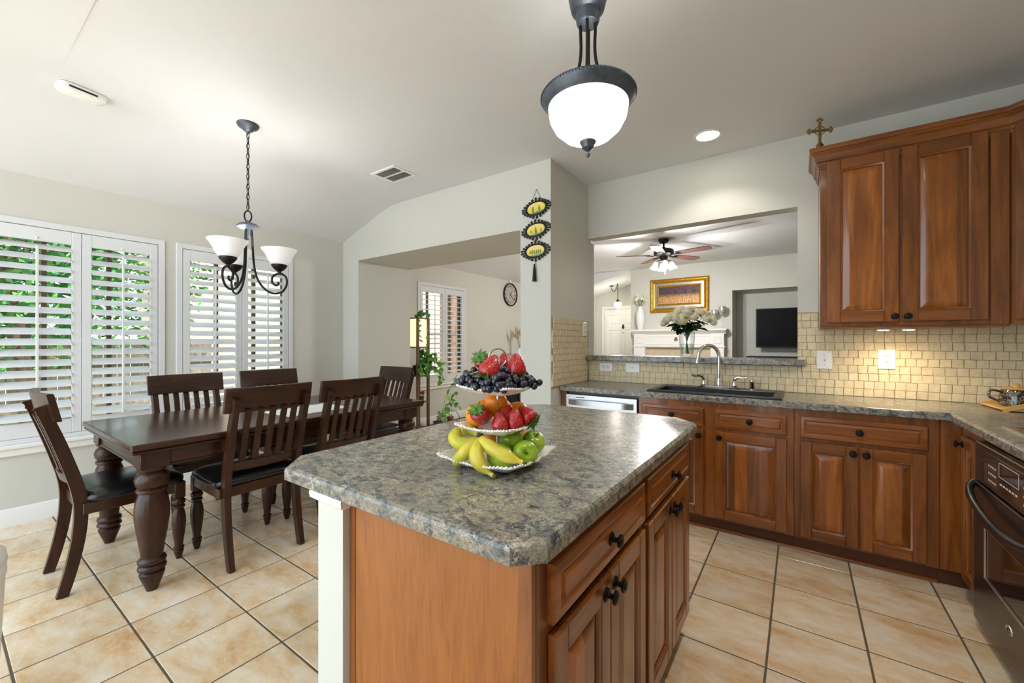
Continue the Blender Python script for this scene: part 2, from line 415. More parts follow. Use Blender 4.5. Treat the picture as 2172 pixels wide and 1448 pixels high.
# baseboards
def bb(pts, name):
    b = MB()
    for (x0, y0, x1, y1, nx, ny) in pts:
        d = Vector((x1-x0, y1-y0, 0)); L = d.length; d.normalize()
        prof = [(0, 0), (.015, 0), (.015, .085), (.011, .095), (.011, .105), (.005, .118), (0, .122)]
        vs = [(x0+nx*a, y0+ny*a, z) for a, z in prof] + [(x1+nx*a, y1+ny*a, z) for a, z in prof]
        n = len(prof); b.add(vs, [tuple(range(n)), tuple(range(n, 2*n))] + [(i, (i+1) % n, n+(i+1) % n, n+i) for i in range(n)])
    return struct(b.build(name, m_trim, smooth=25))
bb([(XW, -1.3, XW, YP, 1, 0)], 'baseboard_left'); bb([(XW, YP, XJ, YP, 0, -1), (XJ, YP, XJ, YR, 1, 0), (XPL, YP, XP, YP, 0, -1)], 'baseboard_opening')
bb([(XL, YR, XL, 8.2, 1, 0)], 'baseboard_far_left')
# ------------------------------------------------------------------ windows with plantation shutters
me_cache = {}
def shutter_window(n, X, W, splits, tilt, nl, bars):
    y0, y1, z0, z1 = W
    win = struct(thing('window_%d' % n, None, None, (X, (y0+y1)/2, z0)))
    oy, oz = (y0+y1)/2, z0
    b = MB()                                                             # casing
    e = .022
    for q in ((y0-e, y0+.022, z0-e, z1+e), (y1-.022, y1+e, z0-e, z1+e), (y0+.022, y1-.022, z1-.022, z1+e), (y0+.022, y1-.022, z0-e, z0+.012)):
        b.box(-.05, .016, q[0]-oy, q[1]-oy, q[2]-oz, q[3]-oz, .003)
    b.build('casing', m_shut, win)
    b = MB(); b.box(-.03, .05, y0-e-.012-oy, y1+e+.012-oy, -.05, -.022, .006); b.box(0, .03, y0-e-oy, y1+e-oy, -.10, -.05, .006); b.build('sill', m_trim, win)
    # outer window
    b = MB()
    for q in ((y0, y0+.04, z0, z1), (y1-.04, y1, z0, z1), (y0, y1, z1-.04, z1), (y0, y1, z0, z0+.04)): b.box(-.14, -.10, q[0]-oy, q[1]-oy, q[2]-oz, q[3]-oz)
    for yb in bars: b.box(-.14, -.105, yb-.014-oy, yb+.014-oy, 0, z1-z0)
    b.box(-.135, -.11, y0-oy, y1-oy, (z1-z0)*.5-.018, (z1-z0)*.5+.018)
    b.build('window_frame', m_sash, win)
    MB().box(-.128, -.124, y0+.03-oy, y1-.03-oy, .03, z1-z0-.03).build('pane', m_pane, win)
    ed = [y0+.024] + splits + [y1-.024]
    for k, (a, c) in enumerate(zip(ed, ed[1:])):
        a += .002; c -= .002; zz0, zz1 = z0+.014, z1-.0265; sw = .051; tr, br = .095, .105
        b = MB(); cy = (a+c)/2
        b.box(-.014, .014, a-cy, a+sw-cy, 0, zz1-zz0, .003); b.box(-.014, .014, c-sw-cy, c-cy, 0, zz1-zz0, .003)
        b.box(-.013, .013, a+sw-cy, c-sw-cy, zz1-zz0-tr, zz1-zz0, .002); b.box(-.013, .013, a+sw-cy, c-sw-cy, 0, br, .002)
        p = b.build('shutter_panel', m_shut, win, (0, cy-oy, zz0-oz))
        lo, hi = br, zz1-zz0-tr; L = c-a-2*sw-.004
        key = (round(L, 3), tilt)
        if key not in me_cache:
            lb = MB(); hw, hh = .0445, .0055
            pts = [(-hw, 0), (-hw*.7, hh*.8), (0, hh), (hw*.7, hh*.8), (hw, 0), (hw*.7, -hh*.8), (0, -hh), (-hw*.7, -hh*.8)]
            ct, stt = math.cos(R(tilt)), math.sin(R(tilt))
            lb.prism([(u*ct+v*stt, -u*stt+v*ct) for u, v in pts], 'y', -L/2, L/2)
            me_cache[key] = lb.mesh('louver', m_shut, 50)
        pitch = (hi-lo)/nl
        for i in range(nl): place(me_cache[key], 'louver', p, (0, 0, lo+pitch*(i+.5)))
        ct, stt = math.cos(R(tilt)), math.sin(R(tilt))
        MB().box(.0445*ct+.004, .0445*ct+.014, -.0075, .0075, lo+.01, hi-.04, .002).build('tilt_rod', m_shut, p)
        MB().sph((.017, 0, hi+.02), .008, 10, 6).build('magnet_knob', m_trim, p)
    return win
m_sash = plain('bronze_sash', '#6f5f4c', .5, .1)
shutter_window(1, XW, W1, [.678], 33, 17, [.50, .85])
shutter_window(2, XW, W2, [1.775], 33, 17, [1.60, 1.93])
shutter_window(3, XL, W3, [4.765], 12, 17, [4.5, 5.0])
# ------------------------------------------------------------------ outdoors: lawn, fence, tree, brick house next door
m_lawn = plain('lawn', '#6f7a4a', .9, 0, .3, 12, .3); m_fence = wood('fence_wood', '#77654f', '#94806a', '#b09c86', 'z', 1.2, .8, 0, 0, .22)
tag(MB().box(-16, -4.83, -8, 16, -.7, -.45).build('ground', m_lawn), 'dry lawn strip outside the window wall', 'lawn', kind='structure')
fence = tag(thing('wooden_fence', None, None, (-7.9, 0, -.45)), 'weathered grey plank fence outside the left shuttered window', 'fence')
me_pk = MB().box(-.01, .01, -.068, .068, 0, 1.72, .004).mesh('plank', m_fence, 0)
for i in range(56): place(me_pk, 'plank', fence, (0, -5.2+i*.142, random.Random(i).uniform(-.01, .01)))
for z in (.25, .85, 1.45): MB().box(.01, .05, -5.2, 2.7, z-.045, z+.045).build('rail', m_fence, fence)
def m_brick_():
    t = NT('tan_brick'); g = t.n('NewGeometry'); sp = t.n('SeparateXYZ'); t.l(g.outputs['Position'], sp.inputs[0])
    cb = t.n('CombineXYZ'); t.l(sp.outputs[1], cb.inputs[0]); t.l(sp.outputs[2], cb.inputs[1])
    br = t.n('TexBrick'); t.l(cb.outputs[0], br.inputs['Vector']); br.inputs['Scale'].default_value = 1
    br.inputs['Brick Width'].default_value = .21; br.inputs['Row Height'].default_value = .075; br.inputs['Mortar Size'].default_value = .006
    br.inputs['Color1'].default_value = rgb('#dac0a8'); br.inputs['Color2'].default_value = rgb('#c8a88e'); br.inputs['Mortar'].default_value = rgb('#cfc4b4')
    t.set(br.outputs['Color'], .9); return t.mat
m_brick = m_brick_()
nb = tag(thing('brick_house', None, None, (-8.6, 6, -.45)), 'tan brick house wall outside the middle shuttered window', 'house')
MB().box(-3, 0, -3.4, 7, 0, 4.2).build('wall', m_brick, nb); MB().box(-3.2, .45, -3.7, 7, 4.2, 4.4).build('eave', m_trim, nb)
pl = tag(MB().box(-.2, .2, -.2, .2, 0, 3.2).build('brick_column', plain('brown_brick', '#8d6a55', .9, 0, .3, 14), None, (-6.6, 7.0, -.45)), 'brown brick porch column outside the far shuttered window', 'column')
def leafmat(name, c0, c1, c2):
    t = NT(name); v = t.pos(); f = t.noise(v, 3.5, 3); t.set(t.ramp(f, [(.3, c0), (.5, c1), (.7, c2)]), .5, 0, .3)
    t.b.inputs['Transmission Weight'].default_value = 0
    return t.mat
m_leaf = leafmat('tree_leaf', '#2f6b3a', '#4e8f45', '#8fb765')
tree = tag(thing('tree', None, None, (-7.2, 1.0, -.45)), 'leafy green tree outside the left shuttered window', 'tree')
rn = random.Random(4); b = MB()
for i in range(11000):
    u = rn.random(); th = rn.uniform(0, 2*PI); ph = math.acos(rn.uniform(-1, 1)); rr = .25+.75*u**.5
    c = Vector((math.sin(ph)*math.cos(th)*.6*rr, math.sin(ph)*math.sin(th)*2.3*rr-.75, 3.0+math.cos(ph)*1.7*rr))
    d = Vector((rn.uniform(-1, 1), rn.uniform(-1, 1), rn.uniform(-.8, .3))).normalized(); s_ = d.orthogonal().normalized()*rn.uniform(.018, .03); d *= rn.uniform(.06, .12)
    b.add([c, c+d*.5+s_, c+d, c+d*.5-s_], [(0, 1, 2, 3)])
b.build('foliage', m_leaf, tree, smooth=0, recalc=False)['kind'] = 'stuff'
bgt = tag(thing('background_tree', None, None, (-10.6, -1.0, -.45)), 'darker dense tree behind the fence outside the left window', 'tree')
b = MB()
for i in range(5000):
    th = rn.uniform(0, 2*PI); ph = math.acos(rn.uniform(-1, 1)); rr = .4+.6*rn.random()**.4
    c = Vector((math.sin(ph)*math.cos(th)*.8*rr, math.sin(ph)*math.sin(th)*3.1*rr, 3.3+math.cos(ph)*2.6*rr))
    d = Vector((rn.uniform(-1, 1), rn.uniform(-1, 1), rn.uniform(-.8, .3))).normalized(); s_ = d.orthogonal().normalized()*rn.uniform(.06, .1); d *= rn.uniform(.18, .3)
    b.add([c, c+d*.5+s_, c+d, c+d*.5-s_], [(0, 1, 2, 3)])
b.build('foliage', leafmat('hedge_leaf', '#2a5c44', '#3d7a58', '#6fa07a'), bgt, smooth=0, recalc=False)['kind'] = 'stuff'
MB().tube([(0, 0, 0), (.05, .05, 2.2), (0, .1, 3.8)], [.16, .13, .06], 8).build('trunk', m_fence, bgt)
m_bark = wood('bark', '#3d2e22', '#56422f', '#6d5741', 'z', 2, .9, 0)
b = MB(); b.tube(spline([(0, -.3, 0), (.05, -.35, 1.2), (0, -.5, 2.4), (.1, -.9, 3.4)], 5), [.1-.004*i for i in range(16)], 8)
for k in range(7): b.tube(spline([(0, -.45, 1.9+.15*k), (.1, -.5+.5*(k-3)*.4, 2.4+.12*k), (.1, -.5+.5*(k-3), 2.7+.15*k)], 4), [.035-.002*i for i in range(9)], 6)
b.build('trunk', m_bark, tree)
# ------------------------------------------------------------------ backsplash
ST = .0512
rt = random.Random(7); st_me = []
for k in range(6):
    b = MB(); h = ST/2-.0009; j = lambda: rt.uniform(-.0012, .0012)
    q = [(-h+j(), -h+j()), (h+j(), -h+j()), (h+j(), h+j()), (-h+j(), h+j())]; cx_ = .0016
    q2 = [(x*.93, z*.93) for x, z in q]
    vs_ = [(x, 0, z) for x, z in q] + [(x, -.006, z) for x, z in q] + [(x, -.0085+j(), z) for x, z in q2]
    b.add(vs_, [(i, (i+1) % 4, 4+(i+1) % 4, 4+i) for i in range(4)] + [(4+i, 4+(i+1) % 4, 8+(i+1) % 4, 8+i) for i in range(4)] + [(8, 9, 10, 11)])
    st_me.append(b.mesh('stone_tile', m_stone, 0))
bed = MB(); bed.box(XP, PX1, YB-.004, YB, .90, 1.105); bed.box(PX1, XR, YB-.004, YB, .90, 1.487)
bed.build('grout_bed', m_stgrout, wall_back, smooth=0)
OFF = [0, .06, .5, .44, .0, .5, .08]
pos_t = []
def tile_row(xa, xb, z, o_):
    if o_ > 0: pos_t.append((xa+o_*ST/2, z, o_))
    x = xa+o_*ST
    while x < xb-.004:
        k = min(1, (xb-x)/ST); pos_t.append((x+k*ST/2, z, k)); x += ST
for r_ in range(11):
    z = .914+.026+r_*ST
    if z < 1.10: tile_row(XP+.009, PX1, z, OFF[r_ % 7])
    tile_row(PX1, XR-.01 if z < 1.40 else .107, z, OFF[r_ % 7])
pos_t = [p for p in pos_t if p[2] > .03]; pos_t.sort(key=lambda p: -p[0] if p[0] < 1.22 else 9); rest = MB()
for k, (x, z, w_) in enumerate(pos_t):
    if k < 300: place(rt.choice(st_me), 'stone_tile', wall_back, (x, YB-.003, z), (0, 0, 0), (w_, 1, 1))
    else: rest.box(x-w_*ST/2+.0006, x+w_*ST/2-.0006, YB-.011, YB-.003, z-ST/2+.0006, z+ST/2-.0006, .0015)
if rest.v: rest.build('stone_tile_field', m_stone, wall_back, smooth=0)['kind'] = 'stuff'
wp = bpy.data.objects['wall_opening']
MB().box(XP, XP+.004, YP+.005, YB, .90, 1.475).build('grout_bed', m_stgrout, wp, smooth=0)
for i in range(14):
    for r_ in range(11):
        y = YP+.031+i*ST+[0, .06, .5, .44, .0, .5, .08][r_ % 7]*ST
        if y > YB-.02: continue
        place(rt.choice(st_me), 'stone_tile', wp, (XP+.003, y, .914+.026+r_*ST), (0, 0, R(90)))
# ------------------------------------------------------------------ cabinet helpers
kb = MB(); kb.lathe([(0, 0), (.017, 0), (.0175, .002), (.015, .0045), (.007, .006), (.006, .014), (.008, .018), (.0165, .0215), (.0175, .025), (.015, .028), (.011, .0285), (.010, .0305), (.004, .0315), (0, .0317)], 20)
me_knob = kb.mesh('knob', plain('oil_rubbed_bronze', '#1d1a18', .38, .6, .3, 90), 40)
def knob(parent, x, z, y): return place(me_knob, 'knob', parent, (x, y, z), (R(90), 0, 0))
def door(parent, x0, x1, z0, z1, kn=None, y0=0.0, name='door', st=.056):
    w_, h_ = x1-x0, z1-z0; b = MB(); t = -.02
    def bar(a, c, d, e, mi):
        b.mi = mi; b.box(a, c, t, 0, d, e, .0035)
    bar(0, st, 0, h_, 0); bar(w_-st, w_, 0, h_, 0); bar(st, w_-st, 0, st, 1); bar(st, w_-st, h_-st, h_, 1)
    b.mi = 0                                                            # moulded inner edge
    b.rings(w_-2*st, h_-2*st, [(-.001, t+.002), (.006, t+.005), (.009, t+.012)], st, st, False)
    o = b.build(name, [m_cherry, m_cherryh], parent, (x0, y0, z0))
    p = MB(); i = st+.007; p.rings(w_-2*i, h_-2*i, [(0, -.006), (.004, -.0075), (min(.036, (w_-2*i)*.3), -.0165), (min(.038, (w_-2*i)*.31), -.0165)], i, i)
    p.build('panel', m_cherryp, o, smooth=20)
    if kn: knob(o, kn[0]-x0, kn[1]-z0, t)
    return o
def drawer(parent, x0, x1, z0, z1, kns=(), y0=0.0):
    w_, h_ = x1-x0, z1-z0; b = MB()
    b.rings(w_, h_, [(0, 0), (0, -.015), (.004, -.0185), (.016, -.020), (.022, -.0205), (.026, -.0165), (.030, -.0165), (.040, -.021), (.042, -.021)])
    o = b.build('drawer', m_cherryh, parent, (x0, y0, z0), smooth=20)
    for kx, kz in kns: knob(o, kx-x0, kz-z0, -.021)
    return o
def carcass(parent, w_, d_, h_=.874, toe=.095, rec=.06, ends=(False, False)):
    b = MB(); b.box(0, w_, 0, d_, toe, h_, .002); b.mi = 0
    b.build('body', m_cherry, parent)
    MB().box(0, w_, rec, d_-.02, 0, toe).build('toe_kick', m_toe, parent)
    MB().prism([(rec, 0), (rec-.018, 0), (rec-.016, .010), (rec-.008, .018), (rec, .020)], 'x', 0, w_).build('shoe_moulding', m_cherryh, parent)
# ------------------------------------------------------------------ back run
YF = 3.03
f0 = thing('end_cabinet', 'narrow cherry cabinet end left of the dishwasher', 'cabinet', (XP+.012, YF, 0)); carcass(f0, .045, .5)
s1 = thing('sink_base_cabinet', 'cherry cabinet under the black sink with two doors and two drawer fronts', 'cabinet', (-.978, YF, 0)); carcass(s1, .95, .535)
ox = .978
drawer(s1, -.948+ox, -.532+ox, .705, .828, [(-.74+ox, .768)]); drawer(s1, -.463+ox, -.064+ox, .705, .828, [(-.262+ox, .768)])
door(s1, -.948+ox, -.532+ox, .11, .682, (-.562+ox, .645)); door(s1, -.463+ox, -.064+ox, .11, .682, (-.435+ox, .645))
s2 = thing('base_cabinet', 'cherry cabinet with one wide drawer over two doors near the corner', 'cabinet', (-.027, YF, 0)); carcass(s2, .625, .535); ox = .027
drawer(s2, .002+ox, .553+ox, .705, .832, [(.275+ox, .768)])
door(s2, .002+ox, .272+ox, .11, .682, (.247+ox, .645)); door(s2, .278+ox, .548+ox, .11, .682, (.304+ox, .645))
cn = thing('blind_corner_cabinet', 'plain cherry cabinet front filling the inside corner of the base cabinets', 'cabinet', (.599, YF+.006, 0))
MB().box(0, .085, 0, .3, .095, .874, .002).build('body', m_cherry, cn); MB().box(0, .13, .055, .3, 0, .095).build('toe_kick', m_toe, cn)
XF = .675
nc = thing('narrow_cabinet', 'narrow cherry cabinet with one slim door between corner and oven', 'cabinet', (XF, 3.005, 0), R(-90))
b = MB(); b.box(0, .275, 0, .55, .095, .874, .002); b.build('body', m_cherry, nc)
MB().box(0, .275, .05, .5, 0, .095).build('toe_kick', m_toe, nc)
door(nc, .06, .262, .115, .815, (.085, .775), st=.05)
oc = thing('oven_cabinet', 'cherry cabinet frame surrounding the built in oven', 'cabinet', (XF, 2.728, 0), R(-90))
b = MB(); b.box(0, .80, .002, .55, .838, .874, .002); b.box(0, .008, .002, .55, .03, .84); b.box(.782, .80, .002, .55, .03, .84); b.box(0, .8, .03, .55, 0, .03); b.build('body', m_cherryh, oc)
rc = thing('side_cabinet', 'cherry base cabinet run nearest the camera beside the oven', 'cabinet', (XF, 1.926, 0), R(-90)); carcass(rc, 3.0, .55)
for k in range(5):
    drawer(rc, .03+k*.6, .57+k*.6, .705, .83, [(.3+k*.6, .768)]); door(rc, .03+k*.6, .57+k*.6, .11, .682, (.06+k*.6, .645))
# oven
ov = thing('oven', 'black stainless built in oven with glass door and bowed black handle', 'oven', (XF, 2.718, 0), R(-90))
MB().box(0, .77, .0, .52, .035, .835).build('cavity', m_blackpl, ov)
b = MB(); b.box(0, .77, -.026, 0, .665, .836, .003); pn = b.build('control_panel', m_blksteel, ov)
MB().box(.10, .67, -.0285, -.026, .685, .812).build('display', m_glassblk, pn)
m_print = plain('grey_print', '#c9c9c6', .5, 0, 0)
b = MB()
for i in range(3):
    for j in range(4): b.box(.17+j*.022, .181+j*.022, -.0291, -.0284, .70+i*.03, .7075+i*.03); b.box(.50+j*.03, .514+j*.03, -.0291, -.0284, .70+i*.03, .708+i*.03)
for a, c, d, e in ((.28, .46, .745, .747), (.28, .46, .80, .802), (.28, .282, .745, .802), (.458, .46, .745, .802)): b.box(a, c, -.0291, -.0284, d, e)
for j in range(6): b.box(.29+j*.028, .308+j*.028, -.0291, -.0284, .715, .722)
b.build('key_print', m_print, pn, smooth=0)
b = MB(); t_ = -.030
for q in ((0, .77, .045, .27), (0, .77, .49, .658), (0, .125, .27, .49), (.645, .77, .27, .49)): b.box(q[0], q[1], t_, 0, q[2], q[3])
od = b.build('door', m_blksteel, ov)
MB().rings(.52, .22, [(0, t_-.001), (.004, t_-.001), (.007, t_+.004)], .125, .27, False).build('window_trim', m_steel, od)
MB().box(.125, .645, -.025, -.005, .27, .49).build('window', m_glassblk, od)
hp = [(.012, t_+.004, .652), (.022, t_-.012, .644), (.06, t_-.028, .622), (.16, t_-.036, .59), (.385, t_-.04, .568), (.61, t_-.036, .59), (.71, t_-.028, .622), (.748, t_-.012, .644), (.758, t_+.004, .652)]
MB().tube(spline(hp, 5), .0135, 12).build('handle', m_blackpl, od)
MB().box(.0, .77, t_-.002, t_, .655, .66).build('trim_strip', m_steel, od)
b = MB(); b.T = Matrix.Translation((.385, t_, .197)) @ Matrix.Rotation(R(90), 4, 'X') @ Matrix.Scale(1.75, 4, (1,0,0)); b.lathe([(.0, .0015), (.012, .0015), (.014, .003), (.0165, .003), (.0175, 0)], 28)
lg = b.build('badge', m_steel, od)
b = MB(); b.T = Matrix.Translation((.385, t_-.002, .197)); b.tube([(.012*math.cos(a*PI/9), 0, .008*math.sin(a*PI/9)) for a in range(1, 17)], .0012, 5); b.build('badge_mark', m_blackpl, od)
MB().box(0, .77, -.02, 0, .032, .043).build('vent_strip', m_steel, ov)
# dishwasher
dw = thing('dishwasher', 'stainless steel dishwasher with pocket bar handle under the counter', 'dishwasher', (-1.575, YF, 0))
MB().box(0, .59, .03, .52, .1, .872).build('tub', m_blackpl, dw)
MB().box(0, .59, -.012, .03, .11, .852, .004).build('door', m_steel, dw)
b = MB(); pts = []
for k in range(13):
    u = k/12; pts.append((.03+u*.53, -.02-.028*math.sin(PI*u)**.5 if 0 < u < 1 else -.012, .79))
b.sweep(pts, (0, 0, 1), .022, .005); b.build('handle', m_steel, dw)
MB().box(.09, .165, -.0135, -.012, .826, .832).build('vent_slot', m_blackpl, dw)
MB().box(0, .59, .06, .1, 0, .1).build('kick_plate', m_blackpl, dw)
# ------------------------------------------------------------------ worktop
ct = thing('countertop', 'grey stone patterned laminate worktop along sink wall and right side', 'countertop', (0, 3.3, .874)); T0 = Matrix.Translation((0, -3.3, -.874))
HX0, HX1, HY0, HY1 = -.90, -.12, 3.085, 3.50; CX, CY = .628, 3.0
b = MB(); b.T = T0; z0, z1 = .876, .914; xl = XP+.011
for q in ((xl, HX0, CY+.03, YB-.011), (HX1, CX+.03, CY+.03, YB-.011), (HX0, HX1, CY+.03, HY0), (HX0, HX1, HY1, YB-.011), (CX+.03, XR, -1.29, YB-.011)): b.box(q[0], q[1], q[2], q[3], z0, z1)
nose = [(0, z0), (0, .904), (.003, .911), (.010, z1), (.03, z1), (.03, z0)]
b.prism([(CY+a, z) for a, z in nose], 'x', xl, CX+.004); b.prism([(CX+a, z) for a, z in nose], 'y', -1.29, CY+.03)
b.build('slab', m_counter, ct, smooth=0)
# ledge of the pass-through
b = MB(); b.prism([(3.505, 1.106), (3.50, 1.111), (3.50, 1.146), (3.505, 1.151), (3.80, 1.151), (3.805, 1.146), (3.805, 1.106)], 'x', XP+.004, .03)
tag(b.build('bar_ledge', m_counter, None, smooth=0), 'raised stone patterned bar ledge across the pass-through opening', 'ledge')
# cooktop
ck = thing('cooktop', 'black glass cooktop set into the worktop above the oven', 'cooktop', (.98, 2.27, .914))
MB().box(-.265, .265, -.385, .385, 0, .006, .003).build('glass_top', m_glassblk, ck)
b = MB(); b.box(-.27, -.262, -.385, .385, 0, .008); b.box(.262, .27, -.385, .385, 0, .008); b.box(-.27, .27, .38, .388, 0, .008); b.box(-.27, .27, -.388, -.38, 0, .008); b.build('trim', m_steel, ck)
for (x, y, r_) in ((-.12, .18, .09), (-.12, -.2, .075), (.12, .18, .075), (.12, -.2, .1)):
    MB().tube([(x+r_*math.cos(a*PI/16), y+r_*math.sin(a*PI/16), .006) for a in range(32)], .0012, 4, True).build('burner_ring', m_print, ck)
# sink
sk = thing('kitchen_sink', 'black composite double bowl sink set into the worktop', 'sink', (-.507, 3.285, .72)); b = MB(); b.T = Matrix.Translation((.507, -3.285, -.72))
xa, xb, ya, yb = -.927, -.088, 3.052, 3.545; za, zb = .912, .926; m1, m2 = -.535, -.49; ix0, ix1, iy0, iy1 = -.875, -.14, 3.10, 3.405
b.box(xa, xb, ya, iy0, za, zb, .006); b.box(xa, xb, iy1, yb, za, zb, .006); b.box(xa, ix0, iy0-.01, iy1+.01, za, zb, .006); b.box(ix1, xb, iy0-.01, iy1+.01, za, zb, .006)
b.box(m1, m2, iy0-.005, iy1+.005, .73, .897, .012)
for q in ((ix0-.01, ix0+.002, iy0-.01, iy1+.01), (ix1-.002, ix1+.01, iy0-.01, iy1+.01), (ix0, ix1, iy0-.01, iy0+.002), (ix0, ix1, iy1-.002, iy1+.01)): b.box(q[0], q[1], q[2], q[3], .725, .922)
b.box(ix0-.01, ix1+.01, iy0-.01, iy1+.01, .72, .735)
b.build('basin', m_sink, sk)
for x in (-.705, -.315): MB().lathe([(0, .003), (.03, .003), (.042, .005), (.044, 0)], 20).build('drain', m_chrome, sk, (x+.507, 3.25-3.285, .015))
# faucet
fc = thing('faucet', 'chrome gooseneck faucet with two lever handles behind the sink', 'faucet', (-.505, 3.475, .926))
b = MB(); b.T = Matrix.Scale(4.4, 4, (1, 0, 0)); b.lathe([(0, 0), (.032, 0), (.033, .006), (.029, .014), (0, .015)], 28); b.build('base_plate', m_chrome, fc)
b = MB(); b.lathe([(.021, .01), (.021, .03), (.017, .06), (.0145, .075)], 20); b.build('collar', m_chrome, fc)
sdx, sdy = -.84, -.54
sp = [(0, 0, .07), (0, 0, .22)] + [(sdx*(.078-.078*math.cos(a)), sdy*(.078-.078*math.cos(a)), .235+.088*math.sin(a)) for a in [k*PI/9 for k in range(1, 10)]] + [(sdx*.163, sdy*.163, .205)]
MB().tube(spline(sp, 3), .013, 14).build('spout', m_chrome, fc)
MB().tube([(sdx*.161, sdy*.161, .215), (sdx*.165, sdy*.165, .188)], .015, 14).build('aerator', m_chrome, fc)
for s_ in (-1, 1):
    b = MB(); b.lathe([(.02, .012), (.021, .02), (.017, .045), (.014, .055), (.0, .06)], 18, (s_*.105, 0, 0))
    b.tube(spline([(s_*.105, 0, .05), (s_*.11, -.005, .075), (s_*.135, -.012, .088), (s_*.165, -.02, .084), (s_*.19, -.025, .09)], 4), [.012]*4+[.011, .0105, .01, .0095, .009, .0088, .0085, .008, .0075, .007, .0065, .006, .006], 10)
    b.build('lever_handle', m_chrome, fc)
ag = tag(MB().lathe([(0, .0), (.026, 0), (.026, .004), (.021, .006), (.0205, .05), (.022, .058), (.021, .066), (.018, .069), (0, .07)], 22).build('air_gap_cap', m_chrome, None, (-.285, 3.49, .926)), 'short chrome cap standing beside the faucet on the sink deck', 'sink cap')
# ------------------------------------------------------------------ switches and outlets
def plate(name, label, cat, loc, rz, w_, h_, kind):
    o = thing(name, label, cat, loc, rz)
    MB().rings(w_, h_, [(0, 0), (0, -.004), (.003, -.0065), (.006, -.0065)], -w_/2, -h_/2).build('plate', m_white, o)
    if kind == 'switch':
        MB().box(-.005, .005, -.0075, -.006, -.012, .012).build('slot', plain('shade_white', '#c9c9c5', .5), o)
        b = MB(); b.T = Matrix.Rotation(R(-25), 4, 'X'); b.box(-.0042, .0042, -.017, 0, -.004, .004, .001); b.build('toggle', m_white, o)
        for z in (-.032, .032): MB().sph((0, -.0065, z), .003, 8, 6).build('screw', m_steel, o)
    elif kind == 'hswitch':
        b = MB(); b.box(-.012, .012, -.0075, -.006, -.005, .005); b.build('slot', m_print, o)
        b = MB(); b.box(-.004, .004, -.015, -.006, -.004, .004, .001); b.build('toggle', m_white, o)
        for x in (-.032, .032): MB().sph((x, -.0065, 0), .003, 8, 6).build('screw', m_steel, o)
    else:
        for s_ in (-1, 1):
            dx, dz = (s_*.0195, 0) if kind == 'houtlet' else (0, s_*.0195)
            b = MB(); b.T = Matrix.Translation((dx, -.0065, dz)) @ Matrix.Rotation(R(90), 4, 'X'); b.lathe([(.0165, -.001), (.0165, .0015), (.0155, .002), (0, .002)], 20)
            rcp = b.build('receptacle', plain('outlet_white', '#e4e4df', .4), o)
            for k in (-1, 1):
                a = (k*.0055, 0) if kind != 'houtlet' else (0, k*.0055)
                hw_, hh_ = (.0012, .004) if kind != 'houtlet' else (.004, .0012)
                MB().box(dx+a[0]-hw_, dx+a[0]+hw_, -.0092, -.0085, dz+a[1]-hh_+.003, dz+a[1]+hh_+.003).build('slot', m_blackpl, rcp)
    return o
yw = YB-.0115
plate('outlet', 'horizontal white double outlet left of the sink under the ledge', 'outlet', (-1.45, yw, 1.045), 0, .125, .078, 'houtlet')
plate('light_switch', 'horizontal white switch plate just right of the horizontal outlet', 'switch', (-1.203, yw, 1.047), 0, .125, .078, 'hswitch')
plate('light_switch', 'white toggle switch on the tiles between sink and upper cabinet', 'switch', (.141, yw, 1.152), 0, .085, .125, 'switch')
plate('outlet', 'upright white double outlet on the tiles under the upper cabinet', 'outlet', (.461, yw, 1.163), 0, .085, .125, 'outlet')
plate('outlet', 'narrow white outlet plate on the tiled side of the pier', 'outlet', (XP+.0115, 3.47, 1.39), R(90), .078, .125, 'outlet')
# ------------------------------------------------------------------ upper cabinets
def mould(path, prof, closed=False):
    """path: plan points; prof: (outward offset, z); outward = right hand side of travel"""
    P = [Vector((p[0], p[1])) for p in path]; n = len(P); vs = []; fs = []; m = len(prof)
    for i, p in enumerate(P):
        ds = []
        if i > 0: ds.append((P[i]-P[i-1]).normalized())
        if i < n-1: ds.append((P[i+1]-P[i]).normalized())
        ns = [Vector((d.y, -d.x)) for d in ds]; nn = sum(ns, Vector((0, 0))).normalized(); k = 1/max(.3, nn.dot(ns[0]))
        for o_, z in prof: vs.append((p.x+nn.x*o_*k, p.y+nn.y*o_*k, z))
    for i in range(n-1):
        for j in range(m-1): fs.append((i*m+j, i*m+j+1, (i+1)*m+j+1, (i+1)*m+j))
    fs += [tuple(range(m)), tuple((n-1)*m+j for j in range(m))[::-1]]
    return vs, fs
YU = 3.25
uc = thing('upper_cabinet', 'two door cherry wall cabinet with crown moulding right of the pass-through', 'cabinet', (.107, YU, 1.372))
MB().box(0, .79, 0, YB-YU-.012, 0, 1.07, .002).build('body', m_cherry, uc); MB().box(.722, .79, -.012, 0, 0, 1.04, .002).build('filler_strip', m_cherry, uc)
door(uc, .034, .365, .024, 1.03, (.345, .055), st=.066); door(uc, .379, .715, .024, 1.03, (.40, .055), st=.066)
cprof = [(.0, -.05), (.006, -.05), (.009, -.035), (.014, -.03), (.016, -.012), (.024, -.008), (.026, .004), (.034, .026), (.046, .04), (.046, .046), (.054, .048), (.057, .06), (.057, .075), (0, .075)]
v_, f_ = mould([(0, YB-YU-.012), (0, 0), (.795, 0), (.795+.075, -.075), ], [(a, z+1.045) for a, z in cprof])
b = MB(); b.add(v_, f_); b.build('crown_moulding', m_cherryh, uc, smooth=12)
MB().box(-.002, .79, -.012, YB-YU-.012, -.012, 0, .002).build('light_rail', m_cherryh, uc)
cc = thing('corner_wall_cabinet', 'angled cherry corner wall cabinet at the right edge', 'cabinet', (.902, YU, 1.372))
dg = .22
